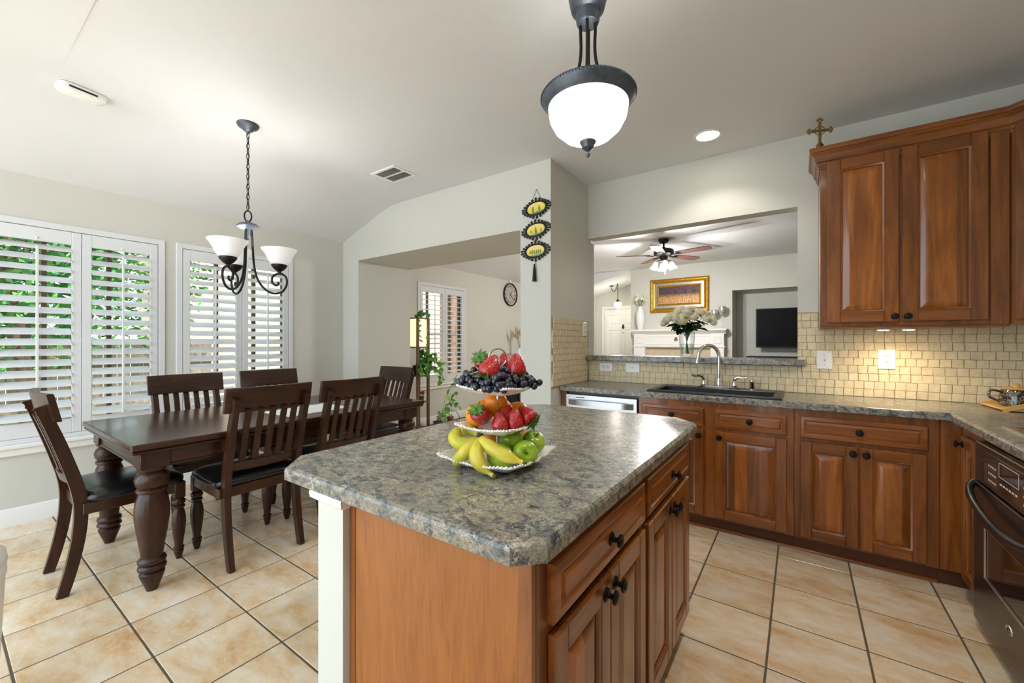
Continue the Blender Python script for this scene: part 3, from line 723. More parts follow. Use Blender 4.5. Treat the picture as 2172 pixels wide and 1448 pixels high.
MB().prism([(0, YB-YU-.012), (0, 0), (dg, -dg), (XR-.902-.006, -dg), (XR-.902-.006, YB-YU-.012)], 'z', 0, 1.07).build('body', m_cherry, cc)
L_ = dg*math.sqrt(2)
dd = door(cc, 0, L_-.05, .024, 1.03, (L_-.08, .055), st=.06); dd.location = (.018, -.018, .024); dd.rotation_euler = (0, 0, R(-45))
v_, f_ = mould([(.075, -.075), (dg, -dg), (XR-.91, -dg)], [(a, z+1.045) for a, z in cprof]); b = MB(); b.add(v_, f_); b.build('crown_moulding', m_cherryh, cc, smooth=12)
# puck lights under the cabinet
m_puck = emit('puck_glow', '#ffdca0', 25)
for k, x in enumerate((.42, .533)):
    pk = thing('puck_light', ['left warm puck light under the upper cabinet', 'right warm puck light under the upper cabinet'][k], 'light', (x, 3.365, 1.360), 0, 'puck lights under the cabinet')
    MB().lathe([(0, 0), (.03, 0), (.034, -.004), (.034, -.010), (.029, -.011), (.028, -.0105)], 20).build('housing', m_white, pk); MB().lathe([(0, -.0105), (.028, -.0105), (.02, -.013), (0, -.014)], 16).build('lens', m_puck, pk)
    l = bpy.data.lights.new('puck_lamp', 'SPOT'); l.energy = 3.4; l.color = (1, .82, .58); l.spot_size = R(150); l.spot_blend = 1; l.shadow_soft_size = .03
    lo = bpy.data.objects.new('puck_lamp', l); C.objects.link(lo); lo.parent = pk; lo.location = (0, 0, -.022)
# cross on the cabinet
m_gold = plain('aged_gold', '#94774c', .4, .7, .25, 60)
cr = thing('cross_ornament', 'small ornate gold cross standing on the upper cabinet', 'ornament', (.105, 3.275, 1.372+1.121), R(20))
b = MB(); b.lathe([(0, 0), (.036, 0), (.036, .006), (.02, .014), (.016, .03), (.022, .038), (.014, .05), (.009, .058), (0, .06)], 18); b.build('base', m_gold, cr)
b = MB(); b.box(-.0085, .0085, -.006, .006, .055, .19, .003); b.box(-.052, .052, -.006, .006, .125, .142, .003)
for x, z in ((-.055, .1335), (.055, .1335), (0, .195)):
    for a in range(3): an = {0: PI, 1: 0, 2: PI/2}[(-.055, .055, 0).index(x)] + (a-1)*1.2; b.sph((x+.012*math.cos(an), 0, z+.012*math.sin(an)), .0095, 8, 6, (1, .6, 1))
b.tube([(.028*math.cos(a*PI/10), 0, .1335+.028*math.sin(a*PI/10)) for a in range(20)], .003, 6, True)
b.build('cross', m_gold, cr)
# ------------------------------------------------------------------ island
pw = struct(MB().box(-1.122, -1.002, .64, 1.95, 0, .874).build('wall_island', m_wall, smooth=0))
b = MB(); v_, f_ = mould([(-1.002, .66), (-1.002, .64), (-1.122, .64), (-1.122, 1.95)], [(0, .832), (.004, .832), (.016, .842), (.018, .856), (.012, .872), (0, .874)]); b.add(v_, f_)
b = MB(); v_, f_ = mould([(-1.122, 1.95), (-1.122, .64), (-1.002, .64), (-1.002, .662)], [(0, .832), (.004, .832), (.016, .842), (.018, .856), (.012, .872), (0, .874)]); b.add(v_, f_); struct(b.build('trim_1', m_trim, smooth=50))
isl = thing('kitchen_island', 'cherry island cabinet with plain end panel, two drawers and four doors', 'cabinet', (-.412, .662, 0), R(90))
# local x = world +Y, local y = world -X
MB().box(.006, 1.268, 0, .586, .095, .874, .002).build('body', m_cherry, isl); MB().box(.02, 1.25, .055, .586, 0, .095).build('toe_kick', m_toe, isl)
ep = MB(); ep.box(-.0, .006, .035, .565, .0, .874); ep.build('end_panel', m_cherryend, isl); MB().box(-.006, .006, 0, .035, .0, .874, .003).build('corner_stile', m_cherry, isl); MB().box(-.003, .006, .565, .588, 0, .874, .002).build('corner_stile', m_cherry, isl)
for k, (a, c) in enumerate(((.046, .624), (.658, 1.238))):
    drawer(isl, a, c, .722, .842, [((a+c)/2, .782)]); m_ = (a+c)/2
    door(isl, a, m_-.002, .11, .698, (m_-.03, .655)); door(isl, m_+.002, c, .11, .698, (m_+.03, .655))
x0, x1, y0, y1 = -1.325, -.378, .603, 2.09
def clip(i): return [(x0+i, y0+.085+i*.4), (x0+.085+i*.4, y0+i), (x1-.05-i*.4, y0+i), (x1-i, y0+.05+i*.4), (x1-i, y1-.105-i*.4), (x1-.105-i*.4, y1-i), (x0+.1+i*.4, y1-i), (x0+i, y1-.1-i*.4)]
it = MB(); it.T = Matrix.Translation((.85, -1.35, -.874)); lv = [(0, .876), (0, .902), (.003, .909), (.009, .914)]; vs_ = []; fs_ = []
for i, z in lv: vs_ += [(p[0], p[1], z) for p in clip(i)]
for r_ in range(3): fs_ += [(r_*8+k, r_*8+(k+1) % 8, r_*8+8+(k+1) % 8, r_*8+8+k) for k in range(8)]
fs_ += [tuple(range(8)), tuple(24+k for k in range(8))]; it.add(vs_, fs_)
ic = thing('island_countertop', 'stone patterned laminate island top with clipped corners', 'countertop', (-.85, 1.35, .874)); it.build('slab', m_counter, ic, smooth=0)
# ------------------------------------------------------------------ teapot on wooden tray
m_bamboo = wood('bamboo', '#c0914e', '#d6a861', '#e2ba78', 'x', 1.5, .4, .2, 0, .05)
ty = thing('serving_tray', 'bamboo tray with arched handles on the worktop corner', 'tray', (1.06, 3.37, .914), R(4))
MB().box(-.2, .2, -.13, .13, .004, .016, .004).build('base', m_bamboo, ty)
for s_ in (-1, 1):
    MB().sweep(spline([(-.2, s_*.128, .006), (-.1, s_*.128, .042), (0, s_*.128, .052), (.1, s_*.128, .042), (.2, s_*.128, .006)], 5), (0, 1, 0), .007, .010).build('handle', m_bamboo, ty)
def m_marb_():
    t = NT('black_marble_glaze'); v = t.coord(); f = t.noise(v, 16, 6, .7, 2.5); t.set(t.ramp(f, [(.47, '#0c0c0d'), (.5, '#b9a98a'), (.53, '#0c0c0d')]), .12, 0, .5, .5); return t.mat
m_marb = m_marb_()
tp = thing('teapot', 'black marbled ceramic teapot with bamboo lid on the tray', 'teapot', (.965, 3.395, .930))
MB().lathe([(0, 0), (.062, 0), (.068, .008), (.066, .05), (.058, .085), (.054, .09), (0, .09)], 28).build('body', m_marb, tp)
b = MB(); b.lathe([(.052, .09), (.054, .097), (.05, .101), (.012, .103), (.011, .108), (.014, .116), (.008, .121), (0, .122)], 22); b.build('lid', m_bamboo, tp)
MB().tube(spline([(.06, 0, .03), (.085, 0, .05), (.095, 0, .075), (.11, 0, .088)], 4), [.014-.0006*i for i in range(13)], 10).build('spout', m_marb, tp)
MB().tube(spline([(-.058, 0, .075), (-.095, 0, .08), (-.1, 0, .045), (-.06, 0, .02)], 5), .006, 8).build('handle', m_marb, tp)
# ------------------------------------------------------------------ dining table
LEG = [(.0,0),(.024,0),(.03,.02),(.052,.08),(.053,.092),(.043,.102),(.058,.112),(.060,.12),(.057,.13),(.049,.136),(.058,.146),(.060,.156),(.056,.166),(.045,.175),(.050,.22),(.064,.31),(.073,.39),(.073,.42),(.066,.47),(.054,.505),(.064,.510),(.066,.518),(.064,.526),(.055,.531),(.066,.545),(.071,.565),(.071,.58),(.062,.602),(.049,.612),(.061,.626),(.062,.64),(0,.64)]
TBX0, TBX1, TBY0, TBY1, TBZ = -3.715, -2.64, .565, 2.455, .775
tb = thing('dining_table', 'dark wood dining table with heavy turned legs by the windows', 'table', ((TBX0+TBX1)/2, (TBY0+TBY1)/2, 0)); T0 = Matrix.Translation((-(TBX0+TBX1)/2, -(TBY0+TBY1)/2, 0))
b = MB(); b.T = T0; b.box(TBX0, TBX1, TBY0, TBY1, TBZ-.034, TBZ, .006); b.box(TBX0+.004, TBX1-.004, TBY0+.004, TBY1-.004, TBZ-.05, TBZ-.036, .004); b.build('table_top', m_walnuty, tb)
b = MB(); b.T = T0; i = .055
for q in ((TBX0+i, TBX0+i+.022, TBY0+.13, TBY1-.13), (TBX1-i-.022, TBX1-i, TBY0+.13, TBY1-.13)): b = MB(); b.T = T0; b.box(q[0], q[1], q[2], q[3], .64, TBZ-.05); b.box(q[0]-.004, q[1]+.004, q[2], q[3], .634, .648, .003); b.build('side_apron', m_walnuty, tb)
for q in ((TBY0+i, TBY0+i+.022), (TBY1-i-.022, TBY1-i)): b = MB(); b.T = T0; b.box(TBX0+.13, TBX1-.13, q[0], q[1], .64, TBZ-.05); b.box(TBX0+.13, TBX1-.13, q[0]-.004, q[1]+.004, .634, .648, .003); b.build('end_apron', m_walnutx, tb)
lb = MB(); lb.lathe([(r_*1.0, z) for r_, z in LEG], 28); lb.box(-.062, .062, -.062, .062, .635, TBZ-.05, .004); me_leg = lb.mesh('leg', m_walnut, 40)
for x in (TBX0+.105, TBX1-.105):
    for y in (TBY0+.105, TBY1-.105): place(me_leg, 'leg', tb, (x-(TBX0+TBX1)/2, y-(TBY0+TBY1)/2, 0))
# ------------------------------------------------------------------ chairs (front = -y)
FL = [(0,0),(.013,0),(.016,.012),(.023,.04),(.024,.048),(.019,.053),(.026,.06),(.026,.068),(.020,.074),(.022,.10),(.030,.16),(.034,.21),(.033,.25),(.026,.285),(.022,.295),(.030,.302),(.030,.312),(.023,.317),(.031,.327),(.033,.338),(.026,.352),(.022,.357),(.028,.364),(0,.364)]
ch = thing('dining_chair', 'x', 'chair', (0, 0, 0), 0, 'dining chairs round the dark table')
fl_ = MB(); fl_.lathe(FL, 20); fl_.box(-.026, .026, -.026, .026, .36, .455, .003); me_fl = fl_.mesh('front_leg', m_walnut, 40)
for s_ in (-1, 1): place(me_fl, 'front_leg', ch, (s_*.205, -.205, 0))
rp = spline([(0, .265, 0), (0, .235, .12), (0, .208, .27), (0, .198, .41), (0, .208, .52), (0, .242, .66), (0, .288, .82), (0, .336, .965)], 4)
for s_ in (-1, 1):
    b = MB(); b.sweep([(s_*.195, p.y, p.z) for p in rp], (1, 0, 0), .0175, .026, [.82+.18*math.sin(PI*min(1, max(.0, i/len(rp)))) for i in range(len(rp))]); b.build('rear_post', m_walnut, ch, smooth=30)
def yb_(z):
    for a, c in zip(rp, rp[1:]):
        if a.z <= z <= c.z: return a.y+(c.y-a.y)*(z-a.z)/(c.z-a.z)
    return rp[-1].y
def curved(name, z0, z1, hw, th, sag, dy, mat, n=12, bev=.004):
    b = MB(); vs = []; fs = []
    for i in range(n+1):
        u = -1+2*i/n; x = u*hw; s_ = sag*(1-u*u)
        for (z, k) in ((z0, 0), (z1, 0)):
            y = yb_(z)+dy+s_
            vs += [(x, y-th/2, z+bev*(1 if z == z0 else -1)), (x, y-th/2+bev, z), (x, y+th/2-bev, z), (x, y+th/2, z+bev*(1 if z == z0 else -1))]
    for i in range(n):
        a, c = i*8, i*8+8; loop = [0, 1, 2, 3, 7, 6, 5, 4]
        for k in range(8): l, m_ = loop[k], loop[(k+1) % 8]; fs.append((a+l, a+m_, c+m_, c+l))
    fs += [tuple([0,1,2,3,7,6,5,4]), tuple(n*8+k for k in [4,5,6,7,3,2,1,0])]
    b.add(vs, fs); return b.build(name, mat, ch, smooth=35)
curved('crest_rail', .885, 1.025, .238, .026, .03, -.028, m_walnutx)
curved('lower_rail', .545, .595, .185, .022, .03, -.008, m_walnutx)
for k in range(5):
    x = -.128+k*.064; s_ = .03*(1-(x/.21)**2)
    MB().sweep([(x, yb_(z)-.012+s_, z) for z in (.585, .66, .74, .82, .90)], (1, 0, 0), .0165, .006).build('slat', m_walnut, ch, smooth=30)
for ya, yb2 in ((-.225, -.2), (.175, .2)): MB().box(-.205, .205, ya, yb2, .395, .452, .003).build('seat_rail', m_walnutx, ch)
for xa_, xb_ in ((-.228, -.205), (.205, .228)): MB().box(xa_, xb_, -.205, .195, .395, .452, .003).build('side_rail', m_walnuty, ch)
# cushion: rounded slab
b = MB(); vs = []; fs = []; lv = [(.0, .452, 1), (0, .462, 1.03), (0, .478, 1.03), (0, .492, .985), (0, .503, .90), (0, .511, .72), (0, .515, .4)]; n = 32
for _, z, k in lv:
    for i in range(n):
        a = 2*PI*i/n; c_, s_ = math.cos(a), math.sin(a); e = .32
        vs.append((math.copysign(abs(c_)**e, c_)*.238*k, math.copysign(abs(s_)**e, s_)*.212*k-.022, z))
for r_ in range(len(lv)-1): fs += [(r_*n+i, r_*n+(i+1) % n, r_*n+n+(i+1) % n, r_*n+n+i) for i in range(n)]
fs += [tuple(range(n)), tuple((len(lv)-1)*n+i for i in range(n))]; b.add(vs, fs); b.build('cushion', m_leather, ch, smooth=50)
for s_ in (-1, 1):
    for z in (.925, .952): MB().box(s_*.195-.006, s_*.195+.006, yb_(z)+.02, yb_(z)+.0265, z-.006, z+.006).build('dowel_plug', m_walnut, ch)
# rz: front -y rotated;  near side chairs face -X -> rz=-90
spots = [((-2.85, 1.165, 0), R(-90), 'dining chair seen from behind, nearest the island, on the left'),
         ((-2.83, 1.70, 0), R(-90), 'dining chair seen from behind, half hidden behind the island top'),
         ((-3.61, 1.165, 0), R(90), 'dining chair on the window side in front of the wall between the windows'),
         ((-3.61, 1.775, 0), R(90), 'dining chair on the window side in front of the middle window'),
         ((-3.215, .652, 0), R(180), 'dining chair at the left end of the table with its whole seat visible'),
         ((-3.31, 2.40, 0), R(0), 'dining chair at the far end of the table near the plant stand')]
for k, (loc, rz, lab) in enumerate(spots):
    if k == 0: ch.location = loc; ch.rotation_euler = (0, 0, rz); ch['label'] = lab
    else: dup(ch, loc, rz, lab)
pm = thing('placemat', 'white sheet lying on the dining table', 'placemat', (-2.98, 1.62, TBZ), R(4)); MB().box(-.17, .17, -.24, .24, 0, .003, .001).build('sheet', m_white, pm)
# ------------------------------------------------------------------ chandelier
cx0, cy0 = -3.05, 1.245
cl = thing('chandelier', 'dark scrolled chandelier with three white glass bowls over the table', 'chandelier', (cx0, cy0, 1.6))
def gl_shade(name, strength, col='#fff7ea'):
    t = NT(name); t.set('#f4f3ef', .25, 0, .5); v = t.coord(); f = t.noise(v, 9, 5, .6, 2.0)
    t.b.inputs['Emission Color'].default_value = rgb(col); t.l(t.math('MULTIPLY', t.math('ADD', t.math('MULTIPLY', f, .35), .83), strength), t.b.inputs['Emission Strength']); return t.mat
m_shade = gl_shade('alabaster_shade', .14, '#eef2fb')
zc = ZC-1.6
MB().lathe([(0, 0), (.063, 0), (.066, -.008), (.058, -.022), (.034, -.034), (.028, -.044), (.014, -.052), (.01, -.062), (0, -.064)], 28).build('canopy', m_bronzeb, cl, (0, 0, zc))
nl = 15; ztop, zbot = zc-.062, .57
lk = MB(); lk.tube([(.0085*math.cos(a*PI/6), 0, .021*math.sin(a*PI/6)) for a in range(12)], .0025, 6, True); me_lk = lk.mesh('chain_link', m_black, 60)
for k in range(nl): place(me_lk, 'chain_link', cl, (0, 0, ztop-(k+.5)*(ztop-zbot)/nl), (0, 0, R(35+90*(k % 2))))
MB().tube([(.004*math.sin(k*1.9), .004*math.cos(k*1.7), zbot+k*(ztop-zbot)/16) for k in range(17)], .002, 5).build('cord', m_black, cl)
b = MB(); b.tube([(.026*math.cos(a*PI/9)*.55*math.cos(R(55)), .026*math.cos(a*PI/9)*.9*math.sin(R(55)), .525+.036*math.sin(a*PI/9)) for a in range(18)], .005, 8, True); b.build('loop', m_black, cl)
MB().lathe([(0, .49), (.01, .49), (.02, .484), (.055, .47), (.066, .456), (.064, .448), (.045, .44), (.018, .434), (.016, .40), (.012, .392), (.009, .37), (0, .365)], 28).build('body_plate', m_bronzeb, cl)
dr = Vector((.379, .926, 0)); dc = Vector((.926, -.379, 0))      # plan axes of the arm ring
for k, a in enumerate((5, 125, 245)):
    d = dr*math.cos(R(a)) + dc*math.sin(R(a))
    prof = [(.022, .44), (.028, .40), (.034, .30), (.045, .18), (.075, .09), (.13, .032), (.19, .012), (.25, .03), (.282, .085), (.27, .135), (.225, .152), (.178, .13), (.172, .09), (.198, .068), (.218, .078), (.214, .095)]
    b = MB(); b.tube(spline([(d.x*r_*.82, d.y*r_*.82, z) for r_, z in prof], 5), .0072, 9); b.build('arm', m_bronze, cl)
    e = d*.1845
    MB().lathe([(0, .15), (.008, .15), (.012, .165), (.03, .178), (.044, .195), (.05, .205), (.05, .213), (.0, .214)], 22).build('cup', m_bronze, cl, (e.x, e.y, 0))
    sh = MB().lathe([(.02, .212), (.05, .214), (.066, .235), (.082, .27), (.096, .296), (.110, .312), (.1125, .320), (.108, .319), (.092, .30), (.078, .272), (.06, .238), (.045, .219), (.0, .217)], 32).build('shade', m_shade, cl, (e.x, e.y, 0), smooth=60)
    l = bpy.data.lights.new('bulb', 'POINT'); l.energy = 2.2; l.color = (1, .97, .95); l.shadow_soft_size = .03; lo = bpy.data.objects.new('bulb', l); C.objects.link(lo); lo.parent = cl; lo.location = (e.x, e.y, .30)
# ------------------------------------------------------------------ pendant over the island
pd = thing('pendant_lamp', 'grey bronze bowl pendant lamp hanging over the island', 'pendant lamp', (-.69, 1.51, 2.03))
m_bowl = gl_shade('bowl_glass', 1.8, '#fffdf8')
zt = ZC-2.03
MB().lathe([(0, zt), (.085, zt), (.088, zt-.01), (.08, zt-.03), (.076, zt-.10), (.07, zt-.13), (.064, zt-.15), (.048, zt-.158), (.046, zt-.165), (.046, zt-.19), (.042, zt-.202), (.03, zt-.205), (.0, zt-.206)], 32).build('canopy', m_bronzeb, pd)
for k in range(4):
    a = R(20+90*k); prof = [(.028, zt-.185), (.029, zt-.23), (.027, zt-.29), (.03, zt-.34), (.04, zt-.385), (.055, zt-.43), (.058, zt-.46)]
    b = MB(); b.tube(spline([(math.cos(a)*r_, math.sin(a)*r_, z) for r_, z in prof], 4), .0065, 9); b.build('rod', m_bronze, pd); 
    MB().lathe([(.011, 0), (.011, -.008), (.007, -.012)], 12).build('rod_ferrule', m_bronzeb, pd, (math.cos(a)*.028, math.sin(a)*.028, zt-.186))
zr = .216
b = MB(); b.lathe([(.05, zr+.022), (.15, zr+.024), (.172, zr+.020), (.182, zr+.014), (.186, zr+.006), (.184, zr-.001), (.178, zr-.008), (.174, zr-.016), (.164, zr-.026), (.158, zr-.033), (.154, zr-.034), (.15, zr-.028), (.14, zr+.012), (.05, zr+.016)], 56); b.build('rim', m_bronzeb, pd)
b = MB()
for k in range(96):
    a = 2*PI*k/96; b.sph((math.cos(a)*.186, math.sin(a)*.186, zr+.0035), .0035, 5, 4)
b.build('beading', m_bronzeb, pd)['kind'] = 'stuff'
MB().lathe([(.156, zr-.028), (.157, zr-.038), (.15, zr-.08), (.13, zr-.118), (.095, zr-.15), (.05, zr-.169), (.0, zr-.176), (0, zr-.170), (.048, zr-.163), (.092, zr-.144), (.126, zr-.114), (.146, zr-.078), (.152, zr-.03)], 48).build('glass_bowl', m_bowl, pd, smooth=60)
MB().lathe([(0, zr-0.162), (.03, zr-0.164), (.033, zr-0.169), (.031, zr-0.176), (.026, zr-0.182), (.022, zr-0.196), (.012, zr-0.204), (.006, zr-0.210), (.0095, zr-0.216), (.0095, zr-0.224), (.005, zr-0.232), (0, zr-0.233)], 26).build('finial', m_bronzeb, pd)
l = bpy.data.lights.new('pendant_bulb', 'POINT'); l.energy = 4; l.color = (1, .95, .88); l.shadow_soft_size = .05; lo = bpy.data.objects.new('pendant_bulb', l); C.objects.link(lo); lo.parent = pd; lo.location = (0, 0, .16)
# ------------------------------------------------------------------ ceiling fittings
m_can = emit('can_glow', '#fff6e6', 14)
def can(loc, label, en=20):
    o = thing('recessed_light', label, 'light', loc, 0, 'recessed ceiling lights')
    MB().lathe([(.072, .0), (.094, 0), (.096, -.004), (.09, -.007), (.074, -.005), (.072, .0)], 40).build('trim_ring', m_white, o)
    MB().lathe([(0, -.0015), (.072, -.0015), (.072, .0)], 32).build('lens', m_can, o)
    l = bpy.data.lights.new('can_lamp', 'SPOT'); l.energy = en; l.color = (1, .96, .9); l.spot_size = R(125); l.spot_blend = .5; l.shadow_soft_size = .06
    lo = bpy.data.objects.new('can_lamp', l); C.objects.link(lo); lo.parent = o; lo.location = (0, 0, -.012); return o
can((-.535, 3.19, ZC), 'round recessed light in the kitchen ceiling above the sink', 12)
can((.12, 1.75, ZC), 'unseen recessed light added over the aisle beside the oven', 30)  # out of view, added to brighten the right floor and base cabinets
can((.12, .2, ZC), 'unseen recessed light added nearest the camera', 26)  # second added can outside the view, more light for the kitchen side
vt = thing('air_vent', 'white slatted air vent in the ceiling over the opening', 'vent', (-2.915, 2.35, ZC))
b = MB()
for q in ((-.155, -.128, -.125, .125), (.128, .155, -.125, .125), (-.128, .128, -.125, -.098), (-.128, .128, .098, .125), (-.128, .128, -.008, .008)): b.box(q[0], q[1], q[2], q[3], -.008, 0, .002)
b.build('frame', m_white, vt); MB().box(-.128, .128, -.098, .098, -.001, 0).build('duct', m_blackpl, vt)
for k in range(13):
    x = -.115+k*.0192
    for s_ in (-1, 1):
        b = MB(); b.T = Matrix.Translation((x, s_*.053, -.006)) @ Matrix.Rotation(R(40), 4, 'Y'); b.box(-.008, .008, -.043, .043, -.0007, .0007); b.build('slat', m_white, vt, smooth=0)
sdt = thing('smoke_detector', 'white oblong alarm unit on the ceiling at upper left', 'alarm', (-3.43, .52, ZC-.004), R(100))
b = MB(); n = 32; vs = []; fs = []; lv = [(1, 0), (1, -.02), (.97, -.03), (.9, -.037), (.6, -.041)]
for k, z in lv:
    for i in range(n):
        a = 2*PI*i/n; c_, s_ = math.cos(a), math.sin(a); vs.append((math.copysign(abs(c_)**.45, c_)*.105*k, math.copysign(abs(s_)**.45, s_)*.055*k, z))
for r_ in range(4): fs += [(r_*n+i, r_*n+(i+1) % n, r_*n+n+(i+1) % n, r_*n+n+i) for i in range(n)]
fs += [tuple(range(n)), tuple(4*n+i for i in range(n))]; b.add(vs, fs); b.build('shell', m_white, sdt, smooth=50)
b = MB(); b.T = Matrix.Scale(.45, 4, (0, 1, 0)); b.lathe([(0, -.0435), (.036, -.0435), (.04, -.041)], 28); b.build('test_button', m_white, sdt); MB().box(-.07, .05, -.0565, -.0545, -.024, -.014).build('sound_slot', m_blackpl, sdt)
# ------------------------------------------------------------------ wall hanging on the pier
hg = thing('wall_hanging', 'three yellow ovals in black lacy frames hanging on the pier', 'wall hanging', (-1.762, YP, 1.77))
m_lace = plain('black_lace_metal', '#17171b', .45, .3); m_cord = plain('cord', '#4a4a48', .7)
def m_ov_(seed, kind):
    t = NT('oval_print_%d' % seed); v = t.coord('Object'); tc = t.n('TexCoord'); sp_ = t.n('SeparateXYZ'); t.l(tc.outputs['Object'], sp_.inputs[0])
    f = t.noise(v, 30+seed*6, 4, .6); hz = t.n('MapRange'); t.l(sp_.outputs[2], hz.inputs['Value']); hz.inputs['From Min'].default_value = -.045; hz.inputs['From Max'].default_value = .045
    g = t.math('ADD', hz.outputs[0], t.math('MULTIPLY', t.math('SUBTRACT', f, .5), .9))
    t.set(t.ramp(g, [(.05, '#5a7a45'), (.2, '#d6cf6a'), (.4, '#f0d247'), (.85, '#f7e08a')]), .4); return t.mat
for k, z in enumerate((.598, .422, .250)):
    fr = MB(); fr.T = Matrix.Diagonal((1.1, 1, .95, 1))
    ring = [(.088*math.cos(a*PI/18), -.012, .054*math.sin(a*PI/18)) for a in range(36)]; fr.tube(ring, .006, 7, True)
    for a in range(22):
        an = 2*PI*(a+.5)/22; r1 = 1.20+.26*abs(math.cos(an))**6+.26*abs(math.sin(an))**10
        x, zz = .083*r1*math.cos(an), .056*r1*math.sin(an); fr.sph((x, -.01, zz), .0108, 8, 6, (1, .45, 1))
        for da in (-.09, .09): fr.tube([(.088*math.cos(an+da), -.011, .054*math.sin(an+da)), (x, -.01, zz)], .0036, 4)
    x_ = [0, -.004, -.008][k]
    o = fr.build('lace_frame', m_lace, hg, (x_, 0, z), (0, R([-4, -5, -1][k]), 0))
    b = MB(); b.T = Matrix.Diagonal((.97, 1, .58, 1)) @ Matrix.Rotation(R(90), 4, 'X'); b.lathe([(0, .012), (.086, .012), (.087, .004), (.0, .003)], 40)
    b.build('oval_print', m_ov_(k, k), o)
    # simple dark figures on the print
    b = MB(); fg = {0: [(-.03, .9), (.03, .9)], 1: [(0, 1.1), (-.045, .35), (.05, .4)], 2: [(-.05, .5), (-.03, .6), (-.01, .6), (.012, .6), (.03, .6), (.05, .5)]}[k]
    for (x, s_) in fg: b.sph((x, -.0125, -.012), .02, 8, 6, (.55*s_**.5, .04, 1.1*s_)); b.sph((x, -.0125, -.012+.024*s_), .007, 8, 6, (1*s_**.3, .08, 1))
    b.build('painted_figures', plain('olive_ink', ['#8a7f35', '#96803f', '#7f8744'][k], .5, 0, .4, 60), o)
b = MB(); b.tube([(-.048, -.008, .655), (0, -.006, .752)], .0016, 5); b.tube([(.048, -.008, .655), (0, -.006, .752)], .0016, 5); b.build('cord', m_cord, hg); MB().sph((0, -.006, .752), .005, 8, 6).build('nail', m_steel, hg)
b = MB(); b.tube([(-.01, -.01, .175), (-.01, -.01, .14)], .002, 5); b.build('tassel_cord', m_cord, hg); b = MB(); b.lathe([(0, .142), (.006, .14), (.008, .13), (.006, .122), (.010, .11), (.017, .0), (0, 0)], 14, (-.012, -.02, 0)); b.build('tassel', m_lace, hg)
# ------------------------------------------------------------------ fruit stand
SX, SY, SZ = -.750, .995, .914
fr_ = Vector((.819, .574, 0)); ff_ = Vector((-.574, .819, 0))
def SP(a, b_, z): p = Vector((SX, SY, 0)) + fr_*a - ff_*b_; return (p.x, p.y, z)
fs = thing('fruit_stand', 'white three tier fruit stand with chrome ring on the island', 'fruit stand', (SX, SY, SZ))
def plate_mesh(h, zk=1):
    n = 96; b = MB(); vs = []; fs_ = []
    lv = [(.10, .0), (.45, .0), (.66, .002), (.80, .009), (.92, .018), (1.0, .023), (1.0, .019), (.92, .013), (.8, .004), (.66, -.003), (.45, -.005), (.10, -.005)]
    for k, z in lv:
        for i in range(n):
            a = 2*PI*i/n; c_, s_ = math.cos(a), math.sin(a); q = (abs(c_)**11+abs(s_)**11)**(-1/11); cor = (q-1)/.33
            rr = h*k*(1+(q-1)*min(1, k)**1.5+.02*k*math.cos(a*16))
            vs.append((rr*c_, rr*s_, z*zk*(1+.45*cor)))
    m_ = len(lv)
    for r_ in range(m_-1): fs_ += [(r_*n+i, r_*n+(i+1) % n, r_*n+n+(i+1) % n, r_*n+n+i) for i in range(n)]
    fs_ += [tuple(range(n)), tuple((m_-1)*n+i for i in range(n))]; b.add(vs, fs_)
    bd = MB()
    for i in range(n): p = vs[5*n+i]; bd.sph((p[0], p[1], p[2]-.001), .0042 if i % 2 else .0034, 6, 4)
    return b, bd
for h, z in ((.134, .006), (.096, .100), (.092, .214)):
    b, bd = plate_mesh(h, 1 if h > .12 else .75); p = b.build('plate', m_ceramic, fs, (0, 0, z), (0, 0, R(3)), smooth=60); bd.build('beaded_rim', m_ceramic, p)['kind'] = 'stuff'
MB().lathe([(0, 0), (.03, 0), (.03, .003), (.0, .004)], 20).build('foot', m_ceramic, fs)
MB().cyl((0, 0, .004), (0, 0, .292), .0045, 12).build('post', m_chrome, fs)
b = MB(); d = fr_*.85+ff_*.3; d.normalize(); b.tube([(d.x*.028*math.cos(a*PI/16), d.y*.028*math.cos(a*PI/16), .318+.028*math.sin(a*PI/16)) for a in range(32)], .0024, 8, True); b.build('ring_handle', m_chrome, fs)
# fruit
def m_apple_():
    t = NT('green_apple'); v = t.coord(); f = t.noise(v, 22, 3); sp_ = t.n('SeparateXYZ'); t.l(t.n('TexCoord').outputs['Object'], sp_.inputs[0])
    t.set(t.ramp(f, [(.3, '#7d9e1d'), (.55, '#a3bf35'), (.75, '#bccf55')]), .22, 0, .5, .2); return t.mat
m_apple = m_apple_()
def m_banana_():
    t = NT('banana_skin'); v = t.coord(); f = t.noise(v, 14, 4); s_ = t.noise(v, 46, 3, .5)
    c = t.ramp(f, [(.3, '#a9bd32'), (.5, '#d3c33c'), (.7, '#dfcf58')]); t.set(t.mix(t.ramp(s_, [(.70, (0,0,0,1)), (.78, (1,1,1,1))]), c, '#4a3512'), .42); return t.mat
m_banana = m_banana_(); m_btip = plain('banana_tip', '#4a3a1c', .7, 0, .3, 90); m_bstem = plain('banana_stem', '#a9c04b', .5, 0, .2, 60)
m_orange = NT('orange_peel'); v = m_orange.coord(); f = m_orange.noise(v, 260, 2); m_orange.set(m_orange.ramp(m_orange.noise(v, 12, 3), [(.3, '#ea7f0c'), (.7, '#f89a22')]), .36); m_orange.bump(f, .35, .002); m_orange = m_orange.mat
